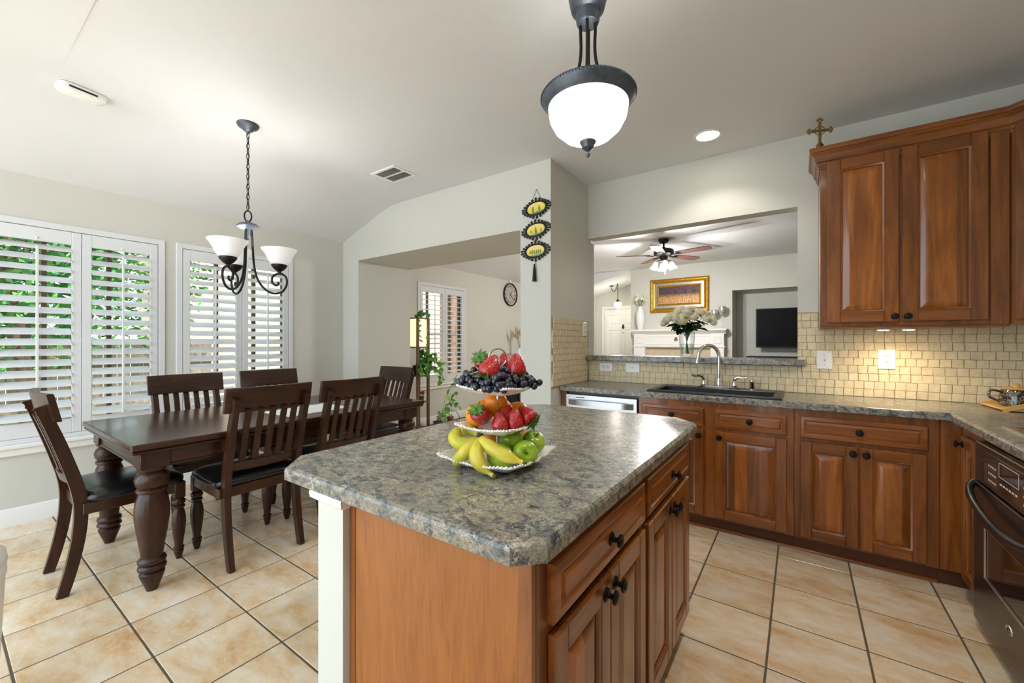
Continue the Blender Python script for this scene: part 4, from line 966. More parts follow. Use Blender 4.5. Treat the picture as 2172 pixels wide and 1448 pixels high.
def m_straw_():
    t = NT('strawberry_skin'); v = t.coord(); vo = t.n('TexVoronoi'); t.l(v, vo.inputs['Vector']); vo.inputs['Scale'].default_value = 320
    sd_ = t.ramp(vo.outputs['Distance'], [(.16, (1,1,1,1)), (.24, (0,0,0,1))]); c = t.ramp(t.noise(v, 30, 3), [(.3, '#8f0b12'), (.7, '#bf1b1f')])
    t.set(t.mix(sd_, c, '#d98a4a'), .25, 0, .5, .3); t.bump(vo.outputs['Distance'], .5, .002); return t.mat
m_straw = m_straw_(); m_calyx = plain('calyx_green', '#4d7a2c', .55, 0, .25, 90)
m_grape = plain('black_grape', '#16182a', .3, 0, .5, 50, 0, .5); m_gstem = plain('grape_stem', '#8d8a4c', .6, 0, .2, 80)
AP = [(0, .008), (.006, .0035), (.014, .0), (.022, .003), (.031, .014), (.0365, .03), (.037, .042), (.033, .056), (.025, .065), (.015, .068), (.008, .065), (.003, .059), (0, .057)]
me_ap = MB().lathe(AP, 28).mesh('body', m_apple, 70); me_as = MB().tube(spline([(0, 0, .057), (.001, 0, .067), (.004, .001, .076)], 3), [.0018]*6+[.0024], 6).mesh('stem', m_btip)
aps = [((.078, .03, .948), (70, 25, 30), 'large green apple on the right of the lowest tier, core end facing out'), ((.096, -.03, .940), (10, 30, 0), 'green apple half hidden at the far right of the lowest tier'),
       ((.030, .066, .930), (40, -20, 0), 'green apple lying under the long banana on the lowest tier'), ((.045, .005, .952), (15, -15, 60), 'green apple in the middle of the lowest tier with its stem up'), ((.03, -.055, .936), (0, 10, 0), 'green apple at the back of the lowest tier under the plate')]
for k, (p, r_, lab) in enumerate(aps):
    o = thing('green_apple', lab, 'apple', SP(*p), 0, 'green apples on the lowest tier'); o.rotation_euler = tuple(R(x) for x in r_)
    place(me_ap, 'body', o, (0, 0, -.0)); place(me_as, 'stem', o)
ob = MB(); ob.lathe([(.0355*math.sin(PI*i/14)*(1 if i < 13 else .8), .0345-.0345*math.cos(PI*i/14) - (.002 if i in (0, 14) else 0)) for i in range(15)], 28); me_or = ob.mesh('body', m_orange, 80)
me_nv = MB().lathe([(0, .0005), (.0028, .001), (.0035, -.0005), (.0, -.001)], 8).mesh('navel', plain('orange_navel', '#8b7a2e', .7))
ors = [((-.006, -.028, 1.058), (35, 0, 10), 'orange on top of the other oranges on the middle tier'), ((-.062, .012, 1.027), (20, -30, 0), 'orange at the left front of the middle tier'), ((-.048, -.058, 1.027), (0, 30, 0), 'orange at the left back of the middle tier'),
       ((.060, -.022, 1.027), (70, 20, 0), 'orange at the right of the middle tier behind the strawberries'), ((.055, -.11, .938), (20, 0, 0), 'orange at the back of the lowest tier'), ((-.018, -.088, .938), (20, 0, 0), 'orange behind the bananas on the lowest tier'), ((.008, -.088, 1.027), (10, 40, 0), 'orange at the very back of the middle tier')]
for k, (p, r_, lab) in enumerate(ors):
    o = thing('orange', lab, 'orange', SP(*p), 0, 'oranges on the fruit stand'); place(me_or, 'body', o, (0, 0, 0)); place(me_nv, 'navel', o, (0, -.0352, .036), (R(100), 0, 0)) if k in (0, 3) else None
    o.rotation_euler = (0, 0, R(r_[2]+35))
bunch = thing('banana_bunch', 'bunch of speckled yellow green bananas on the lowest tier', 'bananas', SP(-.05, .04, .93)); bo = Vector(bunch.location)
for rev, pts in zip((1, 1, 0, 0, 0), ([(-0.043, 0.07, 1.002),(-0.032, 0.09, 0.995),(-0.007, 0.105, 0.982),(0.023, 0.115, 0.969),(0.05, 0.12, 0.958),(0.076, 0.125, 0.95)], [(-0.048, 0.07, 0.999),(-0.054, 0.09, 0.987),(-0.056, 0.11, 0.969),(-0.047, 0.12, 0.949),(-0.028, 0.13, 0.932),(-0.004, 0.145, 0.92)], [(-0.052, 0.06, 0.999),(-0.067, 0.08, 0.993),(-0.084, 0.09, 0.977),(-0.098, 0.085, 0.958),(-0.112, 0.06, 0.94),(-0.122, 0.04, 0.932)],
            [(-0.053, 0.05, 1.0),(-0.066, 0.06, 0.994),(-0.089, 0.065, 0.986),(-0.114, 0.06, 0.989),(-0.126, 0.04, 1.003),(-0.119, 0.01, 1.014)], [(-0.052, 0.04, 1.0),(-0.063, 0.02, 1.008),(-0.081, 0.0, 1.012),(-0.108, -0.03, 1.006),(-0.123, -0.05, 0.992)])):
    pp = [Vector(SP(*q))-bo for q in pts]; sp_ = spline(pp, 5); n = len(sp_)
    rad = [.007+.0128*min(1, (i/n)*2.4)**1.2 if i < n*.42 else .0198*(1-max(0, (i/n-.72)/.28)**2*.55) for i in range(n)]
    if rev: rad = [.012+.0085*math.sin(min(1, i/n*3)*PI/2) if i < n*.5 else max(.0062, .0205*(1-((i/n-.5)/.33)**2*.62)) if i < n*.83 else .0066 for i in range(n)]
    o = MB().tube(sp_, rad, 6).build('banana', m_banana, bunch, smooth=75)
    t_ = (sp_[-1]-sp_[-3]).normalized(); MB().tube([sp_[-1]-t_*.004, sp_[-1]+t_*.007], [.0072, .005], 7).build('tip', m_btip, o)
c0 = Vector(SP(*(-0.05, 0.055, 1.001)))-bo; MB().tube([c0+Vector((0, 0, -.012)), c0, c0+Vector((.0, .0, .016))], [.012, .014, .008], 9).build('crown', m_btip, bunch)
# strawberries
SB = [(0, 0), (.005, .001), (.011, .007), (.0165, .018), (.0205, .03), (.0215, .038), (.019, .045), (.013, .0485), (.0, .049)]
me_sb = MB().lathe(SB, 22).mesh('berry', m_straw, 80)
b = MB(); rn = random.Random(3)
for k in range(11):
    a = 2*PI*k/11+rn.uniform(-.15, .15); L = rn.uniform(.016, .026); z1 = rn.uniform(-.006, .012); w_ = .0048
    d = Vector((math.cos(a), math.sin(a), 0)); s_ = Vector((-d.y, d.x, 0))*w_; c = Vector((0, 0, .049))
    m_ = c+d*L*.55+Vector((0, 0, .004)); e_ = c+d*L+Vector((0, 0, z1)); th = Vector((0, 0, -.0008))
    b.add([c, m_+s_, e_, m_-s_, c+th, m_+s_+th, e_+th, m_-s_+th], [(0,1,2,3), (4,7,6,5), (0,4,5,1), (1,5,6,2), (2,6,7,3), (3,7,4,0)])
b.tube([(0, 0, .049), (.002, .001, .06)], .0016, 5); me_cx = b.mesh('calyx', m_calyx, 30)
sbs = [((-.046, .052, 1.052), (48, -35), 'strawberry with big green leaves at the left front of the middle tier', 1.05, 1), ((.008, .066, 1.040), (165, 10), 'orange red strawberry in the middle front of the middle tier', .95, 0), ((.050, .046, 1.042), (176, 0), 'tall dark red strawberry standing tip up on the middle tier', 1.08, 0),
       ((.086, .016, 1.050), (125, 50), 'strawberry at the right edge of the middle tier', 1.1, 1), ((.028, .028, 1.056), (150, -40), 'strawberry wedged between oranges on the middle tier', .95, 0),
       ((-.018, .044, 1.196), (150, -50), 'largest strawberry in the middle of the grapes on top', 1.25, 1), ((.056, .02, 1.20), (178, 20), 'strawberry at the right of the top tier', 1.15, 0), ((-.042, -.02, 1.205), (60, -30), 'strawberry at the left back of the top tier', 1.05, 1), ((.022, -.04, 1.205), (160, 20), 'strawberry behind the chrome ring on the top tier', 1.05, 0)]
# orientation: tilt of the leaf axis from up, rolled about the viewing direction
for p, (tilt, roll), lab, s_, cxv in sbs:
    o = thing('strawberry', lab, 'strawberry', SP(*p), 0, 'strawberries on the fruit stand'); s_ *= 1.2; o.scale = (s_,)*3
    ax = (Vector((0, 0, 1))*math.cos(R(tilt)) + (fr_*math.sin(R(roll)) - ff_*math.cos(R(roll)))*math.sin(R(tilt))).normalized()
    q = ax.to_track_quat('Z', 'Y'); o.rotation_euler = q.to_euler()
    o.location = Vector(o.location) - ax*.025*s_ + Vector((0, 0, .012))
    place(me_sb, 'berry', o); place(me_cx, 'calyx', o)
# grapes
gm = MB(); gm.sph((0, 0, 0), .0103, 14, 9, (1, 1, 1.14)); me_g = gm.mesh('grape', m_grape, 80)
rn = random.Random(12); gpos = []
berries = [(-.018, .048), (.056, .02), (-.042, -.02), (.022, -.04)]
for L, (z, lim, inner) in enumerate(((1.152, .133, .06), (1.166, .127, .04), (1.182, .108, .0), (1.197, .078, .0))):
    for i in range(-9, 10):
        for j in range(-9, 10):
            a = (i+.5*(j % 2)+.33*L)*.0205+rn.uniform(-.0035, .0035); b_ = (j+.4*L)*.018+rn.uniform(-.0035, .0035); m_ = abs(a)+abs(b_)
            if m_ > lim or m_ < inner or (abs(a) < .012 and abs(b_) < .012): continue
            if z > 1.175 and any((a-q[0])**2+(b_-q[1])**2 < .024**2 for q in berries): continue
            gpos.append((a, b_, z+rn.uniform(-.005, .005)))
for k, lab in enumerate(('bunch of black grapes on the left of the top tier', 'bunch of black grapes on the right of the top tier')):
    g = thing('grape_bunch', lab, 'grapes', SP(-.06+.12*k, .02, 1.137), 0, 'black grapes on the top tier'); go = Vector(g.location)
    for (a, b_, z) in gpos:
        if (a > 0) == bool(k): place(me_g, 'grape', g, Vector(SP(a, b_, z))-go, (rn.uniform(-.9, .9), rn.uniform(-.9, .9), 0))
    s_ = -1 if k == 0 else 1; s0 = [Vector(SP(*q))-go for q in ((s_*.09, .018, 1.176), (s_*.07, .035, 1.19), (s_*.045, .05, 1.196))]; b = MB(); b.tube(s0, .0018, 5)
    for i in range(9):
        q = s0[i % 3]; b.tube([q, q+Vector((rn.uniform(-.012, .012), rn.uniform(-.014, .008), rn.uniform(-.012, .004)))], .0011, 4)
    b.build('stalk', m_gstem, g)
# ------------------------------------------------------------------ roses in the pass-through
vx, vy, vz = -.775, 3.66, 1.151
va = thing('glass_vase', 'clear glass vase holding cream roses on the bar ledge', 'vase', (vx, vy, vz))
MB().lathe([(0, .0), (.052, 0), (.055, .012), (.052, .025), (.060, .12), (.064, .205), (.061, .206), (.057, .12), (.049, .027), (.0, .02)], 30).build('glass', m_glass, va, smooth=60)
MB().lathe([(0, .022), (.047, .028), (.055, .11), (0, .111)], 24).build('water', glass('vase_water', (.86, .93, .88, 1), .03), va, smooth=60)
m_rose = NT('cream_petal'); m_rose.set(m_rose.ramp(m_rose.noise(m_rose.coord(), 40, 3), [(.3, '#ece3bf'), (.7, '#faf5de')]), .55); m_rose = m_rose.mat
m_rleaf = leafmat('rose_leaf', '#12240f', '#1f3a19', '#345527'); m_rstem = plain('rose_stem', '#2f4a22', .5)
b = MB(); rn = random.Random(5)
for L, (n, r0, z1, op) in enumerate(((3, .013, .052, .004), (4, .021, .052, .010), (5, .029, .049, .018), (6, .036, .043, .028), (7, .041, .032, .034))):
    for k in range(n):
        a = 2*PI*k/n+L*.6; vs = []; N = 7
        for i in range(N+1):
            u = i/N
            for j in range(7):
                v_ = (j-3)/3; an = a+v_*(1.2*PI/n)*(1-.3*u*u); rr = .004+(r0-.004)*math.sin(min(1, u*1.3)*PI/2)+op*.5*max(0, u-.7)
                zz = z1*(1-math.cos(min(1, u*1.05)*PI/2))*1.0 if u < .5 else z1*(1-math.cos(min(1, u*1.05)*PI/2))
                vs.append((rr*math.cos(an), rr*math.sin(an), .002+zz*(1-.12*v_*v_) - .3*op*max(0, u-.8)))
        b.add(vs, [(i*7+j, i*7+j+1, i*7+8+j, i*7+7+j) for i in range(N) for j in range(6)])
b.sph((0, 0, .02), .013, 10, 8, (1, 1, 1.7)); me_rose = b.mesh('bloom', m_rose, 60, False)
def leaf_mesh(name, mat, L, W, n=4):
    b = MB(); vs = []; m_ = n
    for i in range(m_+1):
        u = i/m_; w_ = W*math.sin(PI*u**.75)*.5+.0003; z = -.12*L*u*u
        vs += [(-w_, L*u, z+w_*.35), (0, L*u, z), (w_, L*u, z+w_*.35)]
    b.add(vs, [(i*3+j, i*3+j+1, i*3+4+j, i*3+3+j) for i in range(m_) for j in range(2)])
    return b.mesh(name, mat, 60, False)
me_rl = leaf_mesh('leaf', m_rleaf, .095, .062)
heads = [(-.155, .01, .285), (-.11, -.045, .305), (-.10, .045, .335), (-.055, -.085, .31), (-.045, -.005, .355), (-.02, .09, .33), (.01, -.045, .35), (.03, .035, .36), (.065, -.085, .31), (.085, -.01, .345), (.105, .065, .325), (.14, -.05, .30), (.165, .02, .285), (-.005, -.12, .285)]
for k, (x, y, z) in enumerate(heads):
    o = thing('rose', 'cream rose with dark leaves in the glass vase', 'rose', (vx, vy, vz+.03), 0, 'cream roses in the glass vase')
    q = Vector((x, y, z-.03)); f0_ = Vector((x*-.12, y*-.12, 0)); mid = Vector((x*.18, y*.18, .17))
    MB().tube(spline([f0_, mid, q], 4), .0024, 5).build('stem', m_rstem, o)
    ax = (q-mid).normalized(); s_ = 1.0+.18*math.sin(k*2.1)
    bl = place(me_rose, 'bloom', o, q, ax.to_track_quat('Z', 'Y').to_euler(), (s_*1.12,)*3)
    for i in range(4):
        an = rn.uniform(0, 2*PI); pos_ = mid.lerp(q, .2+.17*i); lf = place(me_rl, 'leaf', o, pos_, (rn.uniform(-.5, .1), rn.uniform(-.4, .4), an), (1.0, 1.0, 1))
# ------------------------------------------------------------------ far room
fn = thing('ceiling_fan', 'dark five blade ceiling fan with lit bell shades in the far room', 'ceiling fan', (-1.6, 6.08, 2.2)); z0 = ZC-2.2
m_fblade = wood('fan_blade', '#3a1a14', '#4b231b', '#5a2c23', 'x', 1, .35, .3)
MB().lathe([(0, z0), (.075, z0), (.075, z0-.02), (.06, z0-.05), (.02, z0-.062), (.0, z0-.062)], 26).build('canopy', m_black, fn); MB().cyl((0, 0, z0-.06), (0, 0, .40), .013, 12).build('downrod', m_black, fn)
MB().lathe([(0, .425), (.03, .425), (.04, .41), (.11, .40), (.135, .385), (.14, .35), (.135, .325), (.10, .31), (.06, .30), (.055, .265), (.0, .262)], 30).build('motor', m_black, fn)
for k in range(5):
    b = MB(); b.T = Matrix.Rotation(R(-8), 4, 'X'); b.prism([(.19, -.055), (.24, -.065), (.60, -.075), (.655, -.06), (.665, 0), (.655, .06), (.60, .075), (.24, .065), (.19, .055)], 'z', -.004, .004)
    bl = b.build('blade', m_fblade, fn, (0, 0, .318), (0, 0, R(-13+72*k)))
    b = MB(); b.sweep([(.10, 0, .0), (.15, 0, -.012), (.24, 0, -.006)], (0, 1, 0), .022, .004); b.build('blade_arm', m_black, bl)
m_fsh = emit('fan_shade_glow', '#fff8ee', 6.0)
MB().lathe([(0, .265), (.045, .262), (.05, .24), (.03, .225), (0, .222)], 20).build('light_kit', m_black, fn)
for k in range(4):
    a = R(25+90*k); d = Vector((math.cos(a), math.sin(a), 0))
    b = MB(); b.tube(spline([d*.03+Vector((0, 0, .235)), d*.075+Vector((0, 0, .24)), d*.1+Vector((0, 0, .215))], 4), .006, 7); b.build('light_arm', m_black, fn)
    b = MB(); b.lathe([(.02, 0), (.026, -.01), (.034, -.04), (.045, -.075), (.058, -.1), (.055, -.1), (.03, -.04), (.0, -.01)], 20); b.build('shade', m_fsh, fn, d*.1+Vector((0, 0, .212)), (Vector((0, 0, 1))-d*.35).normalized().to_track_quat('Z', 'Y').to_euler(), smooth=60)
    l = bpy.data.lights.new('fan_bulb', 'POINT'); l.energy = 19; l.color = (1, 1, 1); l.shadow_soft_size = .03; lo = bpy.data.objects.new('fan_bulb', l); C.objects.link(lo); lo.parent = fn; lo.location = d*.15+Vector((0, 0, .10))
MB().cyl((.02, 0, .22), (.02, 0, .06), .0015, 5).build('pull_chain', m_chrome, fn); MB().sph((.02, 0, .05), .008, 8, 6, (1, 1, 1.8)).build('chain_pull', m_white, fn)
# picture
m_goldf = plain('gold_frame', '#b98b2f', .35, .8, .3, 90, .3); m_silv = plain('silver_mat', '#a39d92', .35, .6, .1, 30)
pc = thing('framed_picture', 'wide gold framed relief picture above the white mantel', 'picture', (-2.437, YL-.005, 1.84)); w_, h_ = 1.07, .65
MB().rings(w_, h_, [(0, 0), (0, -.03), (.012, -.045), (.03, -.05), (.05, -.045), (.07, -.03), (.085, -.025)], 0, 0, False).build('frame', m_goldf, pc, smooth=0)
b = MB()
for (x0_, x1_, z_) in ((.03, w_-.03, .03), (.03, w_-.03, h_-.03)):
    for i in range(40): x = x0_+(x1_-x0_)*i/39; b.sph((x, -.05, z_), .014, 6, 4, (.7, .5, 1))
for x_ in (.03, w_-.03):
    for i in range(24): b.sph((x_, -.05, .03+(h_-.06)*i/23), .014, 6, 4, (1, .5, .7))
b.build('rope_moulding', m_goldf, pc)['kind'] = 'stuff'
MB().rings(w_, h_, [(.08, -.024), (.08, -.02), (.16, -.02), (.165, -.018)], 0, 0, False).build('silver_border', m_silv, pc, smooth=0)
MB().rings(w_, h_, [(.13, -.02), (.13, -.032), (.145, -.036), (.16, -.028), (.165, -.015)], 0, 0, False).build('inner_frame', m_goldf, pc, smooth=0)
def m_rel_():
    t = NT('copper_relief'); v = t.coord('Object', (9, 9, 14)); f = t.noise(v, 2.2, 5, .6); g = t.noise(v, 6, 4); sp_ = t.n('SeparateXYZ'); t.l(t.n('TexCoord').outputs['Object'], sp_.inputs[0])
    zr_ = t.n('MapRange'); t.l(sp_.outputs[2], zr_.inputs['Value']); zr_.inputs['From Min'].default_value = .15; zr_.inputs['From Max'].default_value = .5
    dk = t.ramp(f, [(.3, '#2e2226'), (.7, '#5b4648')]); lt = t.ramp(g, [(.35, '#6a4438'), (.5, '#a87a4c'), (.65, '#d9b374')])
    t.set(t.mix(t.ramp(zr_.outputs[0], [(.35, (0,0,0,1)), (.6, (1,1,1,1))]), lt, dk), .35, .6); t.bump(g, .6, .01); return t.mat
MB().box(.16, w_-.16, -.016, -.008, .16, h_-.16).build('relief', m_rel_(), pc)
# mantel
mt = thing('fireplace_mantel', 'white panelled fireplace mantel in the far room', 'mantel', (-1.91, YL, 0)); b = MB()
b.box(-.86, .86, -.24, 0, 1.475, 1.505, .004); b.prism([(0, 1.475), (-.225, 1.475), (-.215, 1.46), (-.19, 1.45), (-.165, 1.42), (-.155, 1.41), (0, 1.41)], 'x', -.84, .84); b.build('shelf', m_trim, mt, smooth=30)
b = MB(); b.box(-.80, .80, -.15, 0, 1.17, 1.42); b.rings(1.12, .17, [(0, -.151), (.004, -.158), (.014, -.158), (.018, -.148), (.03, -.148)], -.56, 1.215); b.build('frieze', m_trim, mt, smooth=0)
for s_ in (-1, 1):
    b = MB(); b.box(s_*.70-.11, s_*.70+.11, -.165, 0, 0, 1.42, .003); b.rings(.13, .13, [(0, -.166), (.003, -.172), (.014, -.172), (.018, -.162), (.03, -.162)], s_*.70-.065, 1.235); b.box(s_*.70-.125, s_*.70+.125, -.18, 0, 1.165, 1.195, .004); b.build('pilaster', m_trim, mt, smooth=0)
MB().box(-.62, .62, -.14, 0, 1.16, 1.19, .004).build('lintel', m_trim, mt)
MB().box(-.59, .59, -.06, 0, 0, 1.165).build('stone_surround', plain('tan_stone', '#c8b79c', .6, 0, .1, 8), mt); MB().box(-.4, .4, -.065, -.06, 0, .72).build('firebox', m_blackpl, mt)
for k, x in enumerate((.03,)):
    o = thing('brass_ornament', 'small brass ornament hanging on the mantel front', 'ornament', (-1.915, YL-.175, 1.30)); b = MB(); b.lathe([(0, 0), (.03, 0), (.034, .01), (.02, .04), (.012, .055), (0, .06)], 14); b.build('bell', m_gold, o)
mv = thing('mantel_vase', 'tall white vase with pale flowers on the mantel', 'vase', (-2.60, 8.17, 1.505))
MB().lathe([(0, 0), (.045, 0), (.05, .01), (.075, .12), (.085, .24), (.075, .35), (.045, .43), (.04, .455), (.046, .47), (.038, .47), (.0, .44)], 26).build('body', m_ceramic, mv)
b = MB(); b2 = MB(); rn = random.Random(9)
for k in range(16):
    a = rn.uniform(0, 2*PI); s_ = rn.uniform(.05, .13); tpz = Vector((math.cos(a)*s_, math.sin(a)*s_, rn.uniform(.56, .72))); b.tube([(0, 0, .44), tuple(tpz)], .003, 4)
    for i in range(3): b2.sph(tuple(tpz+Vector((rn.uniform(-.02, .02), rn.uniform(-.02, .02), rn.uniform(-.05, .02)))), .014, 6, 5, (1, 1, 1.4))
b.build('stems', m_calyx, mv); b2.build('petals', m_rose, mv)
m_merc = plain('mercury_glass', '#c9c4ba', .25, .6, .3, 50, 0)
for k, (x, h_, lab) in enumerate(((-1.255, .34, 'shorter silver goblet candle holder on the mantel'), (-1.13, .40, 'taller silver goblet candle holder on the mantel'))):
    o = thing('candle_goblet', lab, 'candle holder', (x, 8.16, 1.505), 0, 'silver goblets on the mantel')
    MB().lathe([(0, 0), (.045, 0), (.042, .008), (.012, .018), (.009, h_*.55), (.014, h_*.6)], 20).build('stem', m_glass, o, smooth=60)
    MB().lathe([(0, h_*.6), (.03, h_*.62), (.06, h_*.73), (.066, h_*.83), (.056, h_*.97), (.053, h_), (.049, h_*.97), (.055, h_*.8), (0, h_*.66)], 24).build('bowl', m_merc, o, smooth=60)
# tv
tv = thing('television', 'black flat television on the niche wall in the far room', 'television', (.05, 8.62, 1.165)); MB().box(-.70, .70, 0, .04, 0, .70, .006).build('body', m_blackpl, tv); MB().box(-.685, .685, -.002, 0, .018, .685).build('screen', plain('matte_screen', '#060708', .55, 0, .05, 5, 0, 0, .15), tv); MB().box(-.2, .2, .04, .205, .2, .5).build('mount', m_black, tv)
cs = thing('media_console', 'low dark console under the television', 'console', (.1, 8.62, 0)); MB().box(-.85, .85, -.2, .2, .04, .985, .004).build('body', m_walnutx, cs); MB().box(-.88, .88, -.22, .205, .985, 1.01, .004).build('top', m_black, cs)
for x in (-.8, .8): MB().box(x-.03, x+.03, -.18, .18, 0, .04).build('foot', m_black, cs)
# entry door
door_1 = struct(thing('door_1', None, None, (-3.93, 9.62, 0))); dwd = .93
b = MB(); xs = [0, .11, .42, .51, .82, dwd]; zs = [0, .22, .80, .92, 1.55, 1.65, 1.92, 2.05]
for i in range(5):
    for j in range(7):
        if i in (1, 3) and j in (1, 3, 5): b.rings(xs[i+1]-xs[i], zs[j+1]-zs[j], [(0, -.03), (.012, -.018), (.04, -.018), (.055, -.027)], xs[i], zs[j])
        else: b.rings(xs[i+1]-xs[i], zs[j+1]-zs[j], [(0, -.03)], xs[i], zs[j])
b.box(0, dwd, -.016, .02, 0, 2.05); b.build('leaf', m_trim, door_1, smooth=0, recalc=False)
b = MB(); b.box(-.075, -.005, -.045, -.02, 0, 2.13, .004); b.box(dwd+.005, dwd+.075, -.045, -.02, 0, 2.13, .004); b.box(-.005, dwd+.005, -.045, -.02, 2.055, 2.13, .004); b.build('casing', m_trim, door_1)
b = MB(); b.lathe([(0, 0), (.02, .0), (.03, .03), (.022, .07), (.012, .1), (0, .11)], 12); b.T = Matrix.Identity(4); b.build('knocker', m_black, door_1, (.465, -.035, 1.58)); MB().sph((.465, -.032, 1.48), .012, 8, 6).build('peephole', m_black, door_1)
for z in (.3, 1.05, 1.8): MB().box(-.006, .004, -.036, -.028, z, z+.09).build('hinge', m_steel, door_1)
sw = thing('swag_lamp', 'small glowing flower lamp on a draped chain by the front door', 'pendant lamp', (-3.38, 9.0, 2.02)); zh = 2.56-2.02
m_flow = emit('flower_glow', '#fff4e4', 5)
b = MB(); b.tube(spline([(-.16, 0, zh-.035), (-.13, 0, zh-.12), (-.08, 0, zh-.15), (-.03, 0, zh-.08), (0, 0, zh+.02), (0, 0, .2)], 6), .007, 6); b.build('chain', m_black, sw); MB().lathe([(0, 0), (.06, 0), (.055, -.015), (0, -.022)], 16).build('canopy', m_black, sw, (-.16, 0, zh-.012))
MB().lathe([(0, .2), (.02, .2), (.045, .16), (.03, .14), (0, .14)], 14).build('holder', m_black, sw)
for k in range(6):
    a = k*PI/3; b = MB(); b.T = Matrix.Rotation(a, 4, 'Z'); b.sph((.055, 0, .10), .035, 8, 6, (1, .8, 1.3)); b.build('petal_glass', m_flow, sw)
MB().sph((0, 0, .05), .04, 10, 8, (1, 1, 1.3)).build('bud_glass', m_flow, sw)
l = bpy.data.lights.new('swag_bulb', 'POINT'); l.energy = 5; l.color = (1, .94, .86); l.shadow_soft_size = .08; lo = bpy.data.objects.new('swag_bulb', l); C.objects.link(lo); lo.parent = sw; lo.location = (0, -.12, .0)
# clock
ck_ = thing('wall_clock', 'round black framed wall clock on the far room wall', 'clock', (XL+.004, 6.57, 2.02), R(90)); rC = .225; zc_ = .17
b = MB(); b.T = Matrix.Translation((0, 0, zc_)) @ Matrix.Rotation(R(90), 4, 'X'); b.lathe([(rC-.02, .012), (rC-.02, .03), (rC-.01, .035), (rC, .03), (rC, 0), (0, 0)], 48); b.build('frame', m_black, ck_)
m_face = plain('clock_face', '#b9aea6', .6, 0, .25, 12); b = MB(); b.T = Matrix.Translation((0, 0, zc_)) @ Matrix.Rotation(R(90), 4, 'X'); b.lathe([(0, .012), (rC-.018, .012)], 48); face = b.build('face', m_face, ck_)
for k, s_ in enumerate(('XII', 'I', 'II', 'III', 'IIII', 'V', 'VI', 'VII', 'VIII', 'IX', 'X', 'XI')):
    cu = bpy.data.curves.new('numeral', 'FONT'); cu.body = s_; cu.size = .05; cu.align_x = 'CENTER'; cu.align_y = 'CENTER'; cu.extrude = .001
    to = bpy.data.objects.new('numeral_src', cu); C.objects.link(to); bpy.context.view_layer.update()
    me = bpy.data.meshes.new_from_object(to.evaluated_get(bpy.context.evaluated_depsgraph_get())); me.materials.clear(); me.materials.append(m_black); bpy.data.objects.remove(to)
    a = R(30*k); place(me, 'numeral', face, (math.sin(a)*.162, -.0135, zc_+math.cos(a)*.162), (R(90), 0, 0))
for nm, an, L in (('hour_hand', 40, .10), ('minute_hand', 135, .14)):
    a = R(an); MB().tube([(-math.sin(a)*.03, -.016, zc_-math.cos(a)*.03), (math.sin(a)*L, -.016, zc_+math.cos(a)*L)], [.006, .003], 5).build(nm, m_black, ck_)
wsn = thing('wall_sensor', 'small white sensor box above the wall clock', 'sensor', (XL+.002, 6.57, 2.43), R(90)); MB().box(-.03, .03, -.025, 0, 0, .085, .006).build('case', m_white, wsn)
# sideboard with dried grass vase
bc = thing('black_cabinet', 'black cabinet against the far room wall', 'cabinet', (-4.43, 6.85, 0)); MB().box(-.19, .19, -.62, .62, .03, .66, .004).build('body', m_blackpl, bc); MB().box(-.2, .2, -.64, .64, .66, .685, .004).build('top', m_black, bc)
for y in (-.31, .31): MB().box(.19, .205, y-.29, y+.29, .06, .64, .004).build('door', m_blackpl, bc)
for y in (-.5, .5): MB().box(-.15, .15, y-.03, y+.03, 0, .03).build('foot', m_black, bc)
dv = thing('pampas_vase', 'textured white vase of dried pampas stems on the black cabinet', 'vase', (-4.40, 6.55, .685)); MB().lathe([(0, 0), (.06, 0), (.075, .05), (.11, .2), (.10, .32), (.06, .42), (.05, .45), (.056, .47), (.045, .47), (0, .4)], 22).build('body', m_ceramic, dv)
m_pamp = plain('pampas', '#b8a283', .9, 0, .2, 40); b = MB(); rn = random.Random(2)
for k in range(11):
    a = rn.uniform(0, 2*PI); s_ = rn.uniform(.05, .2); e_ = Vector((math.cos(a)*s_, math.sin(a)*s_-.02, rn.uniform(.75, .95))); b.tube([(0, 0, .42), tuple(e_*.6+Vector((0, 0, .18)))], .003, 4)
    st_ = e_*.6+Vector((0, 0, .18)); b.tube([st_, st_.lerp(e_, .5), e_], [.006, .02, .004], 6)
b.build('dried_grass', m_pamp, dv)
# plant stand lamp with plants
m_brown = wood('stand_wood', '#5a3f2b', '#75543a', '#8a664a', 'z', 1.5, .5, .1)
px_, py_ = -4.30, 3.885
ps = thing('shelf_lamp', 'tall wooden shelf floor lamp with lit paper shade', 'lamp', (px_, py_, 0)); hh = .095
for x in (-1, 1):
    for y in (-1, 1): MB().box(x*hh-.016, x*hh+.016, y*hh-.016, y*hh+.016, 0, 1.6, .002).build('post', m_brown, ps)
for z in (.08, .44, .80, 1.19, 1.585): MB().box(-hh-.012, hh+.012, -hh-.012, hh+.012, z, z+.016, .002).build('shelf', m_brown, ps)
m_paper = emit('paper_glow', '#fff0c0', .5, '#f5ecd2'); b = MB(); i_ = hh-.015
for q in ((-i_, i_, -i_, -i_+.002), (-i_, i_, i_-.002, i_), (-i_, -i_+.002, -i_, i_), (i_-.002, i_, -i_, i_)): b.box(q[0], q[1], q[2], q[3], 1.206, 1.585)
b.build('paper_shade', m_paper, ps, smooth=0)
m_pot = leafmat('pothos_leaf', '#4a8434', '#70a84a', '#a9cf72'); m_vine = plain('vine', '#5a7038', .6)
